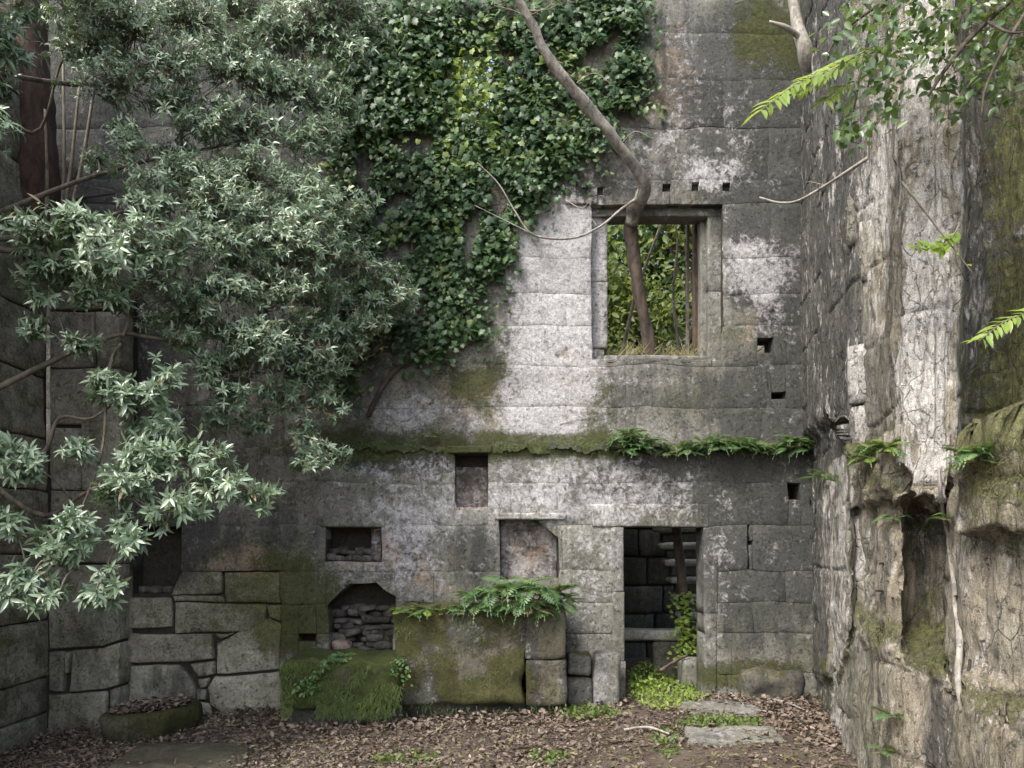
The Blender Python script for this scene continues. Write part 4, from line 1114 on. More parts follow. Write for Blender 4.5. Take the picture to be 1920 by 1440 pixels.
LEDGES = [('tallest fern clump on the ledge, below the window corner', [(1175, 820, 0.36), (1200, 835, 0.36), (1185, 845, 0.3), (1165, 835, 0.25)]),
          ('small pale fern on the ledge between the two bigger clumps', [(1250, 850, 0.24), (1275, 842, 0.24), (1290, 848, 0.24)]),
          ('longest dark fern clump along the ledge above the doorway', [(1325, 838, 0.34), (1350, 842, 0.34), (1378, 842, 0.36), (1405, 845, 0.34), (1430, 848, 0.26), (1345, 830, 0.26)]),
          ('fern clump at the corner end of the ledge', [(1480, 842, 0.3), (1495, 835, 0.34), (1508, 845, 0.3)])]
for lab, ls in LEDGES:
    bs_ = [(P(px, py, D1 - 0.02), s) for (px, py, s) in ls]
    fern(bs_[0][0], 0, 14, lab, 'ferns on the ledge', spread=1.8, bases=[(b, s_ * 1.12) for b, s_ in bs_], lift=0.15)
fern(P(812, 818, D2 - 0.05), 0.16, 6, 'lone small sprig on the ledge above the narrow niche', None)
for (px, py, d, s, nf, lab) in [(1625, 862, 6.15, 0.26, 12, 'leafy tuft on the buttress top in the eroded wall'), (1655, 850, 5.75, 0.24, 10, 'second leafy tuft nearer the round hole on the buttress top'), (1535, 895, 8.05, 0.34, 8, 'drooping fern in the corner under the end of the ledge'), (1560, 905, 7.3, 0.24, 6, 'pale fern on the corner edge of the eroded wall'),
                             (1828, 868, 4.6, 0.22, 11, 'leafy green tuft on the mossy right-hand ledge'), (1775, 975, 5.0, 0.16, 8, 'small tuft in the crack above the pale root'), (1665, 975, 5.5, 0.2, 7, 'yellowish fern under the round hole')]:
    fern(surf_of(W, px, py), s * (1.1 if 'leafy' in lab else 1), nf * (2 if 'leafy' in lab else 1), lab, None, out=(-0.6, -0.8), spread=1.8, pool=FRONDS + FR_BR[:1] if 'yellow' in lab or 'leafy' in lab else FRONDS)
for (px, py, d, s, nf, lab) in [(1665, 1345, 5.15, 0.16, 9, 'bright little plant on the foot of the eroded wall'), (1655, 1400, 5.1, 0.15, 8, 'lower bright plant on the foot of the eroded wall')]:
    fern(surf_of(W, px, py), s * 1.2, nf, lab, None, out=(-0.6, -0.8), pool=FRONDS + FR_BR)

# ------------------------------------------------------------------ low green plants
def weeds(name, pts, size, label, mat='grass', tm=OVAL, cat='weeds', up=0.8):
    pts = np.array([tuple(p) for p in pts]); n = len(pts)
    dirs = rvec(n); dirs[:, 2] = np.abs(dirs[:, 2]) * up + 0.1
    return tag(link(name, leaves_mesh(name, tm, pts, dirs, np.array([0, -0.5, 1.0]) + 0.7 * rvec(n), rng.uniform(0.6, 1.3, n) * size, rng.beta(2, 2, n)), M[mat]), label, cat, kind='stuff')
def patch(cx, cy, rx, ry, n, h=0.06):
    out = []
    for _ in range(n):
        a, r = random.uniform(0, 6.283), math.sqrt(random.random())
        q = ground_pt(cx + rx * r * math.cos(a), cy + ry * r * math.sin(a))
        q.z += random.uniform(0, h) * (1 - r * 0.6); out.append(q)
    return out
weeds('weeds', patch(1215, 1285, 36, 34, 520, 0.28) + patch(1255, 1300, 75, 34, 900, 0.08), 0.05, 'bright green weeds filling the doorway threshold', 'bright')
weeds('weeds', patch(1350, 1358, 80, 12, 520, 0.05), 0.045, 'strip of low green weeds between the flagstones')
weeds('weeds', patch(1100, 1340, 60, 12, 260, 0.09), 0.06, 'low leafy weeds at the foot of the loose stones')
weeds('weeds', patch(1250, 1395, 30, 30, 120, 0.06), 0.05, 'sparse weeds on the path before the doorway')
weeds('weeds', patch(760, 1425, 60, 12, 120, 0.05) + patch(1030, 1425, 40, 12, 90, 0.05), 0.05, 'sparse weeds among the dead leaves nearest the viewer')
weeds('weeds', patch(1300, 1285, 30, 14, 160, 0.12), 0.055, 'weeds at the foot of the squared block')
def on_box(x0, x1, y0, z0, z1_, n, top=0.3, dep=0.6, out=0.02):
    pts = []
    for _ in range(n):
        if random.random() < top: pts.append((random.uniform(x0, x1), y0 + dep * random.random() ** 2, z1_ + random.uniform(0, 0.02)))
        else: pts.append((random.uniform(x0, x1), y0 - out * random.random(), z0 + (z1_ - z0) * random.random()))
    return pts
bp = [p for p in on_box(bx0 + 0.02, bx1, BD + 0.02, 0.0, zb - 0.04, 5200) if noise.noise(Vector((p[0] * 3, p[2] * 3, 5))) > -0.15]
hang('moss_grass', bp, 0.075, 'tufts of grass and moss hanging over the low bench', 'grass', BLADE, 'grass')
tp = [p for p in on_box(tx0 + 0.02, tx1 - 0.03, TD + 0.02, 0.03, zt, 2600, top=0.25) if noise.noise(Vector((p[0] * 3.1, p[2] * 3.1, 9))) > 0.28 or (p[2] < 0.09 and random.random() < .8)]
hang('moss_grass', tp, 0.06, 'wisps of grass and moss clinging to the tank front', 'grass', BLADE, 'grass')
bl = [p for p in on_box(bx0 + 0.1, bx1 + 0.25, BD, 0.0, zb, 1800) if noise.noise(Vector((p[0] * 2.2, p[2] * 2.2, 15))) > 0.2]
hang('creeper_leaves', bl, 0.055, 'small leafy creeper on the low bench front', 'fern', OVAL, 'creeper', 0.3)

# ------------------------------------------------------------------ big laurel shrub on the left
PADS = [  # bearing x, y, radius (photo units), distance
    (350, 590, 60, 6.9), (450, 680, 60, 7.3), (300, 800, 45, 6.5), (420, 770, 45, 7.2), (500, 790, 40, 7.5), (620, 630, 55, 7.8), (690, 625, 45, 8.0), (150, 520, 55, 6.4), (80, 515, 40, 6.3), (230, 560, 45, 6.5), (560, 400, 70, 7.3), (340, 310, 50, 7.0), (430, 400, 70, 7.0),
    (165, 85, 60, 7.0), (255, 60, 80, 7.0), (370, 45, 85, 7.2), (490, 45, 90, 7.5), (600, 60, 85, 7.7), (665, 105, 50, 7.7), (150, 20, 60, 7.1),
    (225, 165, 70, 6.8), (330, 130, 80, 7.0), (440, 140, 90, 7.3), (550, 160, 90, 7.6), (625, 195, 55, 7.7), (470, 250, 80, 7.4), (560, 265, 70, 7.6), (395, 235, 55, 7.1),
    (235, 290, 45, 6.6), (300, 370, 70, 6.7), (385, 345, 70, 7.0), (470, 345, 85, 7.3), (560, 350, 75, 7.5), (625, 400, 65, 7.7), (250, 240, 40, 6.8),
    (130, 430, 65, 6.2), (200, 460, 80, 6.2), (295, 455, 85, 6.5), (400, 450, 85, 6.9), (500, 445, 85, 7.2), (600, 470, 80, 7.6), (680, 500, 60, 7.9), (735, 535, 50, 8.1), (55, 440, 40, 6.1),
    (310, 540, 55, 6.6), (430, 545, 75, 7.0), (520, 560, 80, 7.3), (600, 560, 50, 7.7), (700, 585, 50, 8.1), (760, 560, 40, 8.3),
    (75, 620, 35, 6.3), (150, 640, 30, 6.3), (480, 645, 70, 7.2), (560, 640, 70, 7.5), (600, 705, 55, 7.7), (635, 760, 40, 7.8), (400, 610, 45, 7.0), (380, 690, 40, 7.0),
    (255, 755, 65, 6.4), (315, 720, 50, 6.5), (200, 720, 35, 6.3), (450, 740, 40, 7.2), (540, 730, 50, 7.5), (590, 860, 50, 7.6), (560, 800, 35, 7.6), (640, 860, 25, 7.7),
    (60, 880, 60, 5.9), (15, 850, 45, 5.9), (150, 850, 35, 6.0), (275, 865, 55, 6.2), (355, 875, 65, 6.3), (425, 920, 65, 6.3), (485, 940, 35, 6.4), (325, 945, 60, 6.1), (245, 930, 60, 6.0),
    (145, 985, 55, 5.8), (95, 1020, 50, 5.7), (205, 1085, 40, 5.8), (240, 1005, 45, 5.9), (55, 1085, 40, 5.6), (105, 1125, 38, 5.6), (20, 1100, 35, 5.6), (190, 1115, 35, 5.8), (20, 980, 40, 5.8),
    (100, -60, 110, 6.6), (260, -80, 90, 7.2), (420, -70, 90, 7.5), (580, -60, 90, 7.7), (-40, 60, 90, 6.0), (-60, 250, 80, 5.9), (60, -190, 120, 6.2), (-90, -90, 110, 5.8), (-120, 450, 80, 5.6), (-60, -300, 120, 5.5), (330, 300, 50, 7.5), (420, 620, 60, 7.6), (300, 600, 50, 7.4), (180, 300, 35, 7.3), (640, 30, 70, 7.7), (690, 60, 40, 7.8), (530, 680, 60, 7.6), (20, 100, 45, 6.4), (10, 180, 35, 6.4), (15, 30, 45, 6.5), (90, 560, 25, 6.3), (160, 560, 30, 6.3), (660, 640, 40, 8.0), (330, 640, 35, 6.8), (560, 480, 80, 7.3), (330, 210, 50, 7.0),  # begins with out-of-view pads added to shade the upper left
]
shrub = tag(empty('laurel_tree', (-4.85, 6.1, -0.35)), 'big grey-green laurel tree whose long-leaved branches hang over the left wall', 'tree', kind='thing')
def gloc(px, py, d): return P(px, py, d)
trunk_pts = [Vector((-4.85, 6.1, -0.45)), Vector((-4.9, 6.15, 1.2)), Vector((-4.95, 6.25, 2.8)), Vector((-4.95, 6.35, 4.4)), Vector((-4.98, 6.5, 6.0)), Vector((-4.9, 6.6, 7.6))]
a = Acc(); tp_ = tube(a, trunk_pts, [0.16, 0.14, 0.12, 0.10, 0.08, 0.05], 10, 0.25)
link('trunk', a.mesh('trunk'), M['bark_dark'], shrub)
LIMBS = [  # each limb: start on the trunk, then bearings
    [trunk_pts[3], gloc(150, 430, 6.9), gloc(300, 440, 7.0), gloc(450, 440, 7.3), gloc(600, 480, 7.7), gloc(730, 540, 8.1)],
    [trunk_pts[3], gloc(120, 350, 7.0), gloc(280, 300, 7.1), gloc(430, 270, 7.4), gloc(560, 230, 7.6), gloc(640, 160, 7.7)],
    [trunk_pts[4], gloc(180, 160, 7.1), gloc(330, 110, 7.2), gloc(480, 60, 7.5), gloc(600, 20, 7.7)],
    [trunk_pts[3], gloc(170, 500, 6.7), gloc(240, 590, 6.5), gloc(208, 680, 6.4), gloc(200, 745, 6.35), gloc(190, 850, 6.1), gloc(150, 960, 5.9), gloc(100, 1050, 5.7)],
    [trunk_pts[2], gloc(180, 640, 6.5), gloc(275, 632, 6.7), gloc(345, 652, 6.9), gloc(430, 700, 7.15), gloc(520, 730, 7.4), gloc(590, 830, 7.6)],
    [trunk_pts[2], gloc(60, 860, 6.3), gloc(110, 785, 6.3), gloc(170, 785, 6.3), gloc(230, 745, 6.4), gloc(300, 720, 6.5)],
    [trunk_pts[2], gloc(60, 960, 6.2), gloc(150, 930, 6.2), gloc(200, 895, 6.2), gloc(245, 850, 6.25), gloc(330, 860, 6.3), gloc(420, 910, 6.35)],
    [trunk_pts[1], gloc(30, 1080, 5.9), gloc(110, 1060, 5.8), gloc(190, 1085, 5.85)],
    [trunk_pts[4], gloc(60, 250, 7.0), gloc(110, 130, 7.0), gloc(150, 30, 7.1)],
    [trunk_pts[3], gloc(120, 440, 6.6), gloc(220, 400, 6.7), gloc(300, 390, 6.8), gloc(400, 350, 7.1), gloc(500, 350, 7.4)],
]
limb_pts = []
for Lm in LIMBS:
    a = Acc(); pts = tube(a, Lm, [0.030, 0.019, 0.014, 0.010, 0.006], 7, 0.2)
    link('limb', a.mesh('limb'), M['limb'], shrub)
    limb_pts += pts
limb_np = np.array([tuple(p) for p in limb_pts] + [tuple(p) for p in tp_])
tw = Acc()
LP, LD, LN, LS, LR, LF = [], [], [], [], [], []
for (px, py, r, d) in PADS:
    c = P(px, py, d); rr = r / F * d
    # a small branch from the nearest limb to the pad
    q = limb_np[np.argmin(((limb_np - np.array(c)) ** 2).sum(1))]
    mid = (Vector(q) + c) / 2 + Vector((0, 0, 0.06))
    tube(tw, [Vector(q), mid, c], [0.010, 0.007, 0.005], 5, sm=3)
    nw = int((72 if d < 6.7 else 104) * (rr / 0.3) ** 2) + 6
    nsub = max(4, int(9 * (rr / 0.35) ** 1.2))
    subs = [norm(rvec(1)[0] * [1, 0.8, 0.8] + [0, -0.45, 0.1]) * rng.uniform(0.45, 0.95) for _ in range(nsub)]
    ptint = 0.18 * noise.noise(Vector((px * 0.006, py * 0.006, 2.0)))
    yel = float(np.clip((px - 420) / 250, 0, 1) * np.clip((py - 330) / 200, 0, 1))
    for _ in range(nw):
        sb = subs[rng.integers(nsub)]
        v = sb + rng.normal(size=3) * [0.28, 0.28, 0.20]
        wp = np.array(c) + v * np.array([rr, rr * 0.9, rr * 0.78])
        ax = norm(v * [1, 1, 0.6] + np.array([0.15, -0.35, 0.25]) + 0.4 * rvec(1)[0])
        if rng.random() < 0.55:
            tube(tw, [c, Vector((np.array(c) + wp) / 2 + rng.normal(size=3) * 0.02), Vector(wp)], [0.005, 0.0035, 0.0025], 4, sm=2)
        t0 = norm(np.cross(ax, rvec(1)[0])); t1_ = np.cross(ax, t0)
        nl = rng.integers(6, 14)
        ls = (0.086 if d < 6.6 else 0.064) * rng.uniform(0.85, 1.2)
        tint = np.clip(rng.beta(1.8, 2.4) + ptint, 0.02, 0.85)
        shoot = 0.02 if rng.random() < 0.35 else rng.uniform(0.07, 0.18)
        for k in range(nl):
            an = 2.399 * k + rng.uniform(-.3, .3)
            el = rng.uniform(0.15, 1.1)
            dv = (t0 * math.cos(an) + t1_ * math.sin(an)) * math.cos(el) + ax * math.sin(el)
            dv = dv + np.array([0, 0, -0.30])
            LP.append(wp - ax * shoot * (k / nl)); LD.append(dv); LN.append(ax + 0.25 * rvec(1)[0] + [0, 0, .3])
            LS.append(ls * rng.uniform(0.5, 1.3)); LR.append(np.clip(tint * 0.9 + rng.uniform(-.12, .12) + (0.5 if rng.random() < 0.012 + 0.24 * yel * (tint > 0.3) else 0), 0, 1)); LF.append(d)
LP, LD, LN, LS, LR, LF = map(np.array, (LP, LD, LN, LS, LR, LF))
# the largest leaves in view are leaves of their own, the mass is one crown
big = np.zeros(len(LP), bool)
cand = np.where((LF < 5.95))[0]
big[rng.choice(cand, min(280, len(cand)), replace=False)] = True
b_ = ~big
link('crown', leaves_mesh('crown', LANCE, LP[b_], LD[b_], LN[b_], LS[b_], LR[b_]), M['laurel'], shrub)['kind'] = 'stuff'
link('twigs', tw.mesh('twigs'), M['twig'], shrub)['kind'] = 'stuff'
LEAFM = []
for r in (0.2, 0.35, 0.5, 0.65, 0.8):
    T, (qs, ts) = LANCE
    me = mesh_np('leaf', T, [np.array(qs), np.array(ts)], {'rnd': np.full(len(T), r)}, smooth=False); me.materials.append(M['laurel']); LEAFM.append(me)
def leaf_objects(idx_, parent, LPx, LDx, LNx, LSx, meshes):
    for i in idx_:
        x = Vector(LDx[i]).normalized(); z = Vector(LNx[i]); z = (z - x * z.dot(x)).normalized(); y = z.cross(x)
        m3 = Matrix((x, y, z)).transposed().to_4x4()
        o = bpy.data.objects.new('leaf', random.choice(meshes)); COL.objects.link(o)
        o.parent = parent; o.matrix_parent_inverse = Matrix.Translation(-parent.location)
        o.matrix_basis = Matrix.Translation(Vector(LPx[i])) @ m3 @ Matrix.Scale(float(LSx[i]), 4)
leaf_objects(np.where(big)[0], shrub, LP, LD, LN, LS, LEAFM)

ot = tag(empty('old_tree', P(60, 470, 8.35)), 'thick dark reddish trunk rising from the return wall behind the laurel', 'tree', kind='thing')
a = Acc(); tube(a, [P(62, 500, 8.3), P(60, 400, 8.25), P(55, 250, 8.2), P(48, 100, 8.15), P(44, -120, 8.1)], [0.36, 0.29, 0.27, 0.25, 0.22], 18, 0.25)
link('trunk', a.mesh('trunk'), M['bark_red'], ot)
# bare canes behind the shrub
for (p0, p1, lab) in [((112, 385), (118, 130), 'straight bare cane rising in the dark behind the laurel'), ((100, 400), (150, 190), 'leaning bare cane behind the laurel, next to the straight one'), ((125, 310), (180, 180), 'most slanted bare cane behind the laurel'), ((82, 360), (84, 245), 'short stout cane nearest the side wall')]:
    a = Acc(); q0, q1 = P(p0[0], p0[1] + 120, 8.0), P(p1[0], p1[1] - 40, 7.9)
    tube(a, [q0, (q0 + q1) / 2 + Vector((0.03, 0, 0)), q1], [0.022, 0.018, 0.013], 6, 0.1)
    tag(link('bare_cane', a.mesh('bare_cane'), M['twig']), lab, 'cane', 'bare canes')

# ------------------------------------------------------------------ ivy on the upper wall
ivy = tag(empty('ivy', (-0.6, D2, 3.2)), 'dark green ivy spread over the upper wall beside the leaning trunk', 'ivy', kind='thing')
ICL = [(660, 130, 70), (650, 250, 60), (660, 340, 60), (670, 430, 60), (690, 560, 50), (610, 600, 60), (740, 220, 60), (800, 110, 70), (1150, 130, 45), (1080, 130, 50), (960, 250, 60), (860, 330, 60), (850, 520, 50), (920, 480, 45), (700, 60, 70), (780, 70, 80), (850, 50, 80), (950, 60, 80), (1040, 50, 70), (1110, 60, 70), (1165, 60, 50), (1185, 130, 40), (1165, 195, 55), (1110, 225, 70), (1060, 270, 65), (1000, 300, 70),
       (930, 330, 80), (880, 250, 80), (820, 190, 80), (750, 150, 80), (700, 240, 60), (770, 280, 70), (810, 370, 80), (890, 400, 80), (940, 440, 50), (890, 490, 60), (760, 420, 70), (710, 340, 50),
       (870, 585, 50), (835, 565, 45), (885, 620, 40), (800, 640, 50), (745, 610, 50), (650, 640, 55), (960, 170, 70), (990, 350, 55), (1120, 10, 60), (1190, 15, 40), (620, 680, 50), (1030, 180, 50), (1000, 110, 50), (900, 110, 70), (920, 190, 60), (980, 375, 35), (840, 470, 50), (690, 420, 50), (720, 520, 45), (780, 510, 50), (640, 720, 40), (830, 640, 35), (1020, 240, 45)]
IP, ID, IN_, IS, IR = [], [], [], [], []
istem = Acc()
roots = [P(655, 800, D2 - 0.03), P(700, 790, D2 - 0.03), P(760, 660, D2 - 0.04)]
for (px, py, r) in ICL:
    c = P(px, py, D2 - 0.02); rr = r / F * D2
    n = int(380 * (rr / 0.42) ** 2)
    for _ in range(n):
        g_ = rng.normal(size=2) * 0.52
        h = abs(rng.normal()) * 0.11 * max(0.3, 1 - 0.4 * np.hypot(*g_)) + 0.015
        p = np.array([c.x + g_[0] * rr, D2 - 0.02 - h, c.z + g_[1] * rr])
        if noise.noise(Vector((p[0] * 3.1, p[2] * 3.1, 2.2))) < -0.38: continue
        hx_, hz_ = (CX + p[0] / D2 * F - 886) / 40, (HY - (p[2] - EYE) / D2 * F - 165) / 82
        if hx_ * hx_ + hz_ * hz_ < 1 and rng.random() < 0.8: continue
        if h < 0.03 and 836 < CX + p[0] / D2 * F < 930 and rng.random() < 0.5: continue
        IP.append(p); ID.append(np.array([0.25 * rng.normal(), -0.35, -0.8]) + 0.75 * rvec(1)[0]); IN_.append(np.array([-0.05, -0.8, 0.55]) + 0.55 * rvec(1)[0])
        IS.append(rng.uniform(0.035, 0.092)); IR.append(np.clip(rng.beta(2, 2.5) + 0.5 * noise.noise(Vector((p[0] * 2.1, p[2] * 2.1, 6))), 0, 1))
iv = [np.array(v) for v in (IP, ID, IN_, IS, IR)]
link('foliage', leaves_mesh('foliage', IVY, *iv), M['ivy'], ivy)['kind'] = 'stuff'
n = 420
gp = np.array([tuple(P(878 + rng.normal() * 52, 160 + rng.normal() * 85, D2 - 0.10 + rng.uniform(-0.12, 0.3))) for _ in range(n)])
link('backlit_foliage', leaves_mesh('backlit_foliage', IVY, gp, rvec(n) * .8 + [0, -.3, -.7], rvec(n) * .6 + [0, -.8, .5], rng.uniform(.05, .1, n), rng.beta(2, 2, n)), M['bright'], ivy)['kind'] = 'stuff'  # leaf colour carries the backlight from the gap behind
for pts, rad in [([(640, 700), (700, 660), (735, 625), (790, 590), (850, 570)], 0.035), ([(690, 780), (720, 720), (760, 680), (830, 640), (880, 610)], 0.035), ([(655, 690), (720, 650), (760, 600), (770, 500), (780, 380), (820, 250), (850, 100)], 0.03), ([(640, 560), (660, 620), (690, 640)], 0.02), ([(880, 610), (900, 520), (930, 420), (990, 330), (1080, 250), (1160, 180)], 0.02), ([(790, 590), (860, 480), (880, 350), (900, 200), (980, 60)], 0.022), ([(700, 660), (690, 520), (700, 380), (720, 240), (740, 60)], 0.022)]:
    tube(istem, [P(x, y, D2 - 0.05) for x, y in pts], [rad, rad * 0.9, rad * 0.7, rad * 0.4], 7, 0.3)
link('stems', istem.mesh('stems'), M['bark_dark'], ivy)

# ------------------------------------------------------------------ tree that grows out through the window
wt = tag(empty('leaning_tree', P(1218, 676, 9.3)), 'pale tree trunk leaning out of the window and up across the ivy', 'tree', kind='thing')
a = Acc(); tube(a, [P(1222, 700, 9.32), P(1216, 640, 9.28), P(1200, 560, 9.22), P(1184, 450, 9.15), P(1184, 405, 9.05)], [0.085, 0.07, 0.072, 0.085, 0.09], 14, 0.4)
link('lower_trunk', a.mesh('lower_trunk'), M['bark_dark'], wt)  # dark bark stands for the shade inside the window
a = Acc(); tube(a, [P(1184, 418, 9.06), P(1190, 392, 8.92), P(1201, 372, 8.68), P(1207, 348, 8.54), P(1194, 318, 8.4), P(1160, 273, 8.22), P(1113, 213, 8.02), P(1067, 160, 7.85), P(1023, 100, 7.72), P(1000, 50, 7.62), P(973, 0, 7.52), P(940, -70, 7.4)], [0.085, 0.09, 0.082, 0.072, 0.063, 0.061, 0.059, 0.055, 0.050, 0.046, 0.042, 0.038], 14, 0.5)
link('upper_trunk', a.mesh('upper_trunk'), M['bark_pale'], wt)
for pts, rad in [([(1196, 372, 8.75), (1165, 392, 8.4), (1125, 425, 8.2), (1070, 447, 8.1), (1000, 440, 8.0), (965, 395, 7.95), (935, 345, 7.9), (895, 305, 7.85)], 0.016),
                 ([(1000, 440, 8.0), (950, 415, 7.95), (890, 385, 7.9)], 0.009), ([(1060, 375, 8.5), (1090, 390, 8.4), (1108, 375, 8.4)], 0.008), ([(1120, 425, 8.2), (1105, 400, 8.2), (1110, 370, 8.2)], 0.007)]:
    a = Acc(); tube(a, [P(*p) for p in pts], [rad, rad * .8, rad * .6, rad * 0.35], 6, 0.2)
    link('branch', a.mesh('branch'), M['twig_white'], wt)

for k in range(9):
    t = random.uniform(0.1, 0.95); x0_, y0_ = 1200 - 230 * t, 320 - 320 * t; d0_ = 8.4 - 0.9 * t
    sx = random.choice((-1, 1)); a = Acc()
    tube(a, [P(x0_, y0_, d0_), P(x0_ + sx * random.uniform(15, 40), y0_ - random.uniform(0, 25), d0_ - 0.1), P(x0_ + sx * random.uniform(45, 90), y0_ - random.uniform(-10, 50), d0_ - 0.15)], [0.010, 0.006, 0.003], 5, 0.2)
    link('twig', a.mesh('twig'), M['twig'], wt)
# ------------------------------------------------------------------ branches hanging in at the upper right
ov = tag(empty('overhanging_tree', P(2150, -120, 4.6)), 'tree leaning in over the eroded wall with dark glossy leaves and bare boughs', 'tree', kind='thing')
OB = [([(2150, -120, 4.6), (1980, -60, 4.5), (1850, 40, 4.5), (1780, 120, 4.5), (1740, 180, 4.5)], 0.025), ([(1980, -60, 4.5), (1800, -60, 4.6), (1660, 0, 4.7), (1620, 110, 4.7), (1600, 210, 4.75)], 0.02), ([(1980, -60, 4.5), (1900, 60, 4.3), (1850, 160, 4.3), (1840, 220, 4.3)], 0.014), ([(1660, 0, 4.7), (1580, 60, 4.8), (1540, 120, 4.8)], 0.012), ([(1850, 40, 4.5), (1890, 60, 4.3), (1930, 60, 4.2)], 0.01)]
for pts, rad in OB:
    a = Acc(); tube(a, [P(*p) for p in pts], [rad, rad * .8, rad * .55, rad * 0.3], 6, 0.2); link('bough', a.mesh('bough'), M['bark_dark'], ov)
OP = [(1590, 30, 40), (1650, 20, 50), (1700, 50, 60), (1640, 90, 45), (1690, 130, 60), (1740, 100, 50), (1620, 160, 40), (1600, 215, 35), (1640, 230, 35), (1660, 180, 40), (1590, 250, 26), (1720, 20, 60), (1770, 30, 50), (1800, 120, 45), (1850, 70, 50), (1860, 160, 45), (1800, 190, 35), (1900, 80, 50), (1910, 30, 50), (1890, 190, 35), (1760, 160, 35), (1560, 90, 35), (1880, 130, 40), (1830, 20, 50)]
pp, dd_, nn, sz_, rr_ = [], [], [], [], []
for (px, py, r) in OP:
    c = P(px, py, 4.6 + rng.uniform(-.2, .2)); R_ = r / F * 4.6
    for _ in range(int(40 * (r / 45) ** 2)):
        p = np.array(c) + rng.normal(size=3) * R_ * 0.55
        pp.append(p); dd_.append(rvec(1)[0] + [-.3, -.2, -.5]); nn.append(rvec(1)[0] * .7 + [-.2, -.5, .8]); sz_.append(rng.uniform(0.05, 0.085)); rr_.append(rng.beta(2, 2))
big2 = rng.choice(len(pp), 240, replace=False)
m_ = np.ones(len(pp), bool); m_[big2] = False
pp, dd_, nn, sz_, rr_ = map(np.array, (pp, dd_, nn, sz_, rr_))
link('crown', leaves_mesh('crown', OVAL, pp[m_], dd_[m_], nn[m_], sz_[m_], rr_[m_]), M['glossy'], ov)['kind'] = 'stuff'
OLM = []
for r in (0.2, 0.5, 0.8):
    T, (qs, ts) = OVAL
    me = mesh_np('leaf', T, [np.array(ts)], {'rnd': np.full(len(T), r)}, smooth=False); me.materials.append(M['glossy']); OLM.append(me)
leaf_objects(big2, ov, pp, dd_, nn, sz_, OLM)

def sprig(pts_px, d, label, nleaf, size, mat='bright', cat='sprig', tm=OVAL, rad=0.005, spreadv=0.5, droop=0.2, bare=0.15):
    """a leafy shoot: a stem with leaflets in two ranks"""
    pts = [P(x, y, d) for x, y in pts_px]
    e = tag(empty('leafy_shoot', pts[0]), label, cat, kind='thing')
    a = Acc(); cp = tube(a, pts, [rad, rad * .7, rad * .4], 5)
    link('stem', a.mesh('stem'), M['twig'], e)
    pos, dr, nr, s_, r_ = [], [], [], [], []
    m = len(cp)
    for i in range(nleaf):
        t = bare + (1 - bare) * i / nleaf
        k = min(int(t * (m - 1)), m - 2); p = cp[k].lerp(cp[k + 1], t * (m - 1) - k)
        f = (cp[k + 1] - cp[k]).normalized()
        sd = f.cross(Vector((0, -0.6, 0.8))).normalized() * (1 if i % 2 else -1)
        v = f * 0.55 + sd * 0.9 + Vector((0, -0.1, -droop)) + Vector(rvec(1)[0]) * spreadv * 0.5
        pos.append(tuple(p)); dr.append(tuple(v)); nr.append(tuple(np.array([0, -0.6, 0.8]) + 0.4 * rvec(1)[0])); s_.append(size * random.uniform(.7, 1.2)); r_.append(random.betavariate(2, 2))
    link('leaves', leaves_mesh('leaves', tm, *[np.array(v) for v in (pos, dr, nr, s_, r_)]), M[mat], e)['kind'] = 'stuff'
    return e
sprig([(1640, 85), (1560, 130), (1490, 160), (1420, 212)], 4.9, 'bright yellow-green leafy shoot reaching out in front of the corner', 44, 0.135, tm=LANCE)
sprig([(1650, 95), (1600, 110), (1540, 145), (1490, 180)], 4.95, 'second bright shoot just above the longest yellow-green one', 36, 0.125, tm=LANCE)
sprig([(1600, 150), (1570, 170), (1545, 190)], 4.95, 'shortest bright shoot under the yellow-green pair', 20, 0.11, tm=LANCE)
sprig([(1690, 340), (1760, 430), (1830, 520)], 4.75, 'bare reddish stem slanting down before the pier', 3, 0.05, rad=0.008, bare=0.6)
sprig([(1800, 420), (1770, 460), (1715, 465)], 4.75, 'small bright leaves on the slanting stem before the pier', 30, 0.08, spreadv=1.2)
sprig([(1990, 560), (1930, 585), (1880, 605), (1835, 640)], 4.4, 'bright leafy shoot entering at the right edge half way up', 32, 0.10, tm=LANCE)
# pale dead bough and root
a = Acc(); tube(a, [P(1625, 298, 5.5), P(1560, 340, 5.9), P(1500, 375, 6.2), P(1462, 380, 6.3), P(1424, 370, 6.4)], [0.016, 0.013, 0.011, 0.010, 0.007], 6, 0.2)
tube(a, [P(1545, 348, 6.0), P(1525, 342, 6.0), P(1512, 341, 6.0)], [0.006, 0.004, 0.003], 5)
tag(link('dead_bough', a.mesh('dead_bough'), M['twig_white']), 'bleached dead bough jutting from the eroded wall towards the window', 'branch')
a = Acc(); tube(a, [P(1480, -60, 8.3), P(1490, 20, 8.2), P(1502, 70, 8.1), P(1512, 105, 8.1), P(1520, 170, 8.35)], [0.055, 0.06, 0.07, 0.085, 0.05], 10, 0.2)
tube(a, [P(1505, 75, 8.1), P(1475, 52, 8.0), P(1442, 40, 8.0)], [0.035, 0.025, 0.012], 8, 0.2)
st_ = tag(empty('corner_tree', P(1520, 170, 8.35)), 'grey stump of a tree growing from the top corner of the walls', 'tree', kind='thing')
link('trunk', a.mesh('trunk'), M['bark_pale'], st_)
a = Acc(); tube(a, [surf_of(W, x, y) + Vector((-0.01, -0.02, 0)) for x, y in ((1752, 880), (1758, 940), (1768, 1000), (1776, 1070), (1783, 1130), (1790, 1190), (1788, 1260), (1792, 1330))], [0.010, 0.014, 0.015, 0.017, 0.020, 0.022, 0.012], 8, 0.4)
tag(link('hanging_root', a.mesh('hanging_root'), M['twig_white']), 'pale root running down the green recess of the eroded wall', 'root')

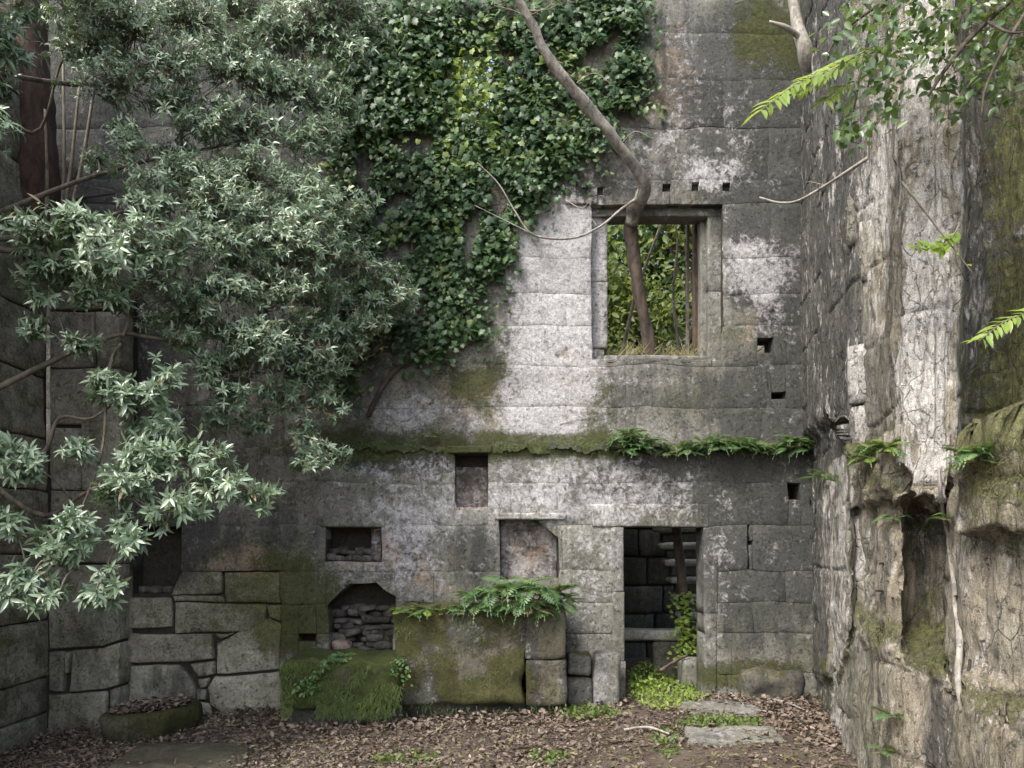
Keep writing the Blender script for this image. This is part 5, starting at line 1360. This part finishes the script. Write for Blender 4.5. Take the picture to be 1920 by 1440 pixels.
# ------------------------------------------------------------------ vegetation behind the wall
def bush(name, c, rad, n, size, label, cat='bush', group='bushes behind the window', mat='backleaf', tm=OVAL, stemto=None, seed=0):
    e = tag(empty('background_tree' if cat == 'tree' else name, (c[0], c[1], c[2] - rad[2])), label, cat, group, 'thing')
    nb = 16
    cl = [np.array(c) + rvec(1)[0] * np.array(rad) * rng.uniform(0.2, 0.85) for _ in range(nb)]
    pos = np.array([cl[i % nb] + rng.normal(size=3) * np.array(rad) * 0.24 for i in range(n)])
    link('crown', leaves_mesh('crown', tm, pos, rvec(n) + [0, -.2, -.3], rvec(n) * .7 + [0, -.3, .8], rng.uniform(.5, 1.4, n) * size, rng.beta(1.1, 1.9, n)), M[mat], e)['kind'] = 'stuff'
    a = Acc(); b0 = Vector((c[0], c[1], stemto if stemto is not None else c[2] - rad[2] - 0.5))
    for q in cl[:9]: tube(a, [b0, (b0 + Vector(q)) / 2 + Vector(rng.normal(size=3) * 0.1), Vector(q)], [0.05, 0.035, 0.012], 6, sm=3)
    link('trunk', a.mesh('trunk'), M['bark_dark'], e)
    return e
bush('bush', (2.15, 12.6, 5.5), (1.0, 0.5, 1.0), 1700, 0.12, 'sunlit yellow-green bush high behind the window, past its timber posts')
bush('bush', (1.55, 13.0, 6.5), (1.0, 0.7, 1.1), 1000, 0.12, 'bright bush behind the upper corner of the window, next to the trunk')
bush('bush', (2.0, 12.6, 4.6), (0.9, 0.5, 0.6), 450, 0.14, 'tangled dry bush just above the window sill', mat='straw', tm=BLADE)
for k_, (pts, rad) in enumerate([([(1160, 700, 10.6), (1190, 560, 10.7), (1240, 420, 10.8), (1290, 300, 10.9)], 0.03), ([(1280, 690, 10.4), (1262, 560, 10.5), (1270, 450, 10.6), (1250, 350, 10.7)], 0.022)]):
    a = Acc(); tube(a, [P(*p) for p in pts], [rad, rad * .8, rad * .6], 7, 0.3)
    e_ = tag(empty('sapling', P(*pts[0])), ['slanting sapling stem crossing behind the window', 'thin upright sapling stem in the middle of the window'][k_], 'tree', kind='thing')
    link('trunk', a.mesh('trunk'), M['twig'], e_)
bush('bush', (3.6, 13.2, 5.6), (1.2, 0.8, 1.6), 1200, 0.12, 'dark bush behind the jamb of the window', mat='ivy')
bush('bush', (2.4, 15.0, 7.0), (2.2, 0.9, 2.4), 4500, 0.14, 'dark green tree filling the back of the window view', 'tree', mat='ivy')
bush('bush', (-0.8, 12.4, 9.4), (1.2, 0.7, 1.2), 1900, 0.13, 'sunlit leaves showing through the gap in the ivy', 'tree', 'trees behind the wall', stemto=3.6)
bush('bush', (1.6, 16.5, 8.4), (3.0, 1.0, 2.4), 6500, 0.19, 'tall dark tree closing the view behind the window', 'tree', 'trees behind the wall', 'ivy')
bush('bush', (3.5, 14.2, 8.2), (1.3, 0.7, 1.5), 2200, 0.15, 'leafy tree top at the upper corner of the window view', 'tree', 'trees behind the wall', 'backleaf')
bush('bush', (4.3, 11.2, 4.6), (0.5, 0.5, 0.6), 500, 0.10, 'bright bush behind the small square hole', 'bush', 'trees behind the wall')
n = 320
px_ = rng.uniform(1138, 1335, n); pts = [P(a, 672, 9.1 + 0.35 * b) for a, b in zip(px_, rng.uniform(0, 1, n))]
pos = np.array([tuple(p) for p in pts]); dr = rvec(n) * [1, .6, .5] + [0, -.1, 0.9]
tag(link('sill_grass', leaves_mesh('sill_grass', BLADE, pos, dr, rvec(n) + [0, -1, .3], rng.uniform(0.08, 0.30, n), rng.beta(2, 1.6, n)), M['straw']), 'wispy dry straw-coloured grass growing on the window sill', 'grass', kind='stuff')
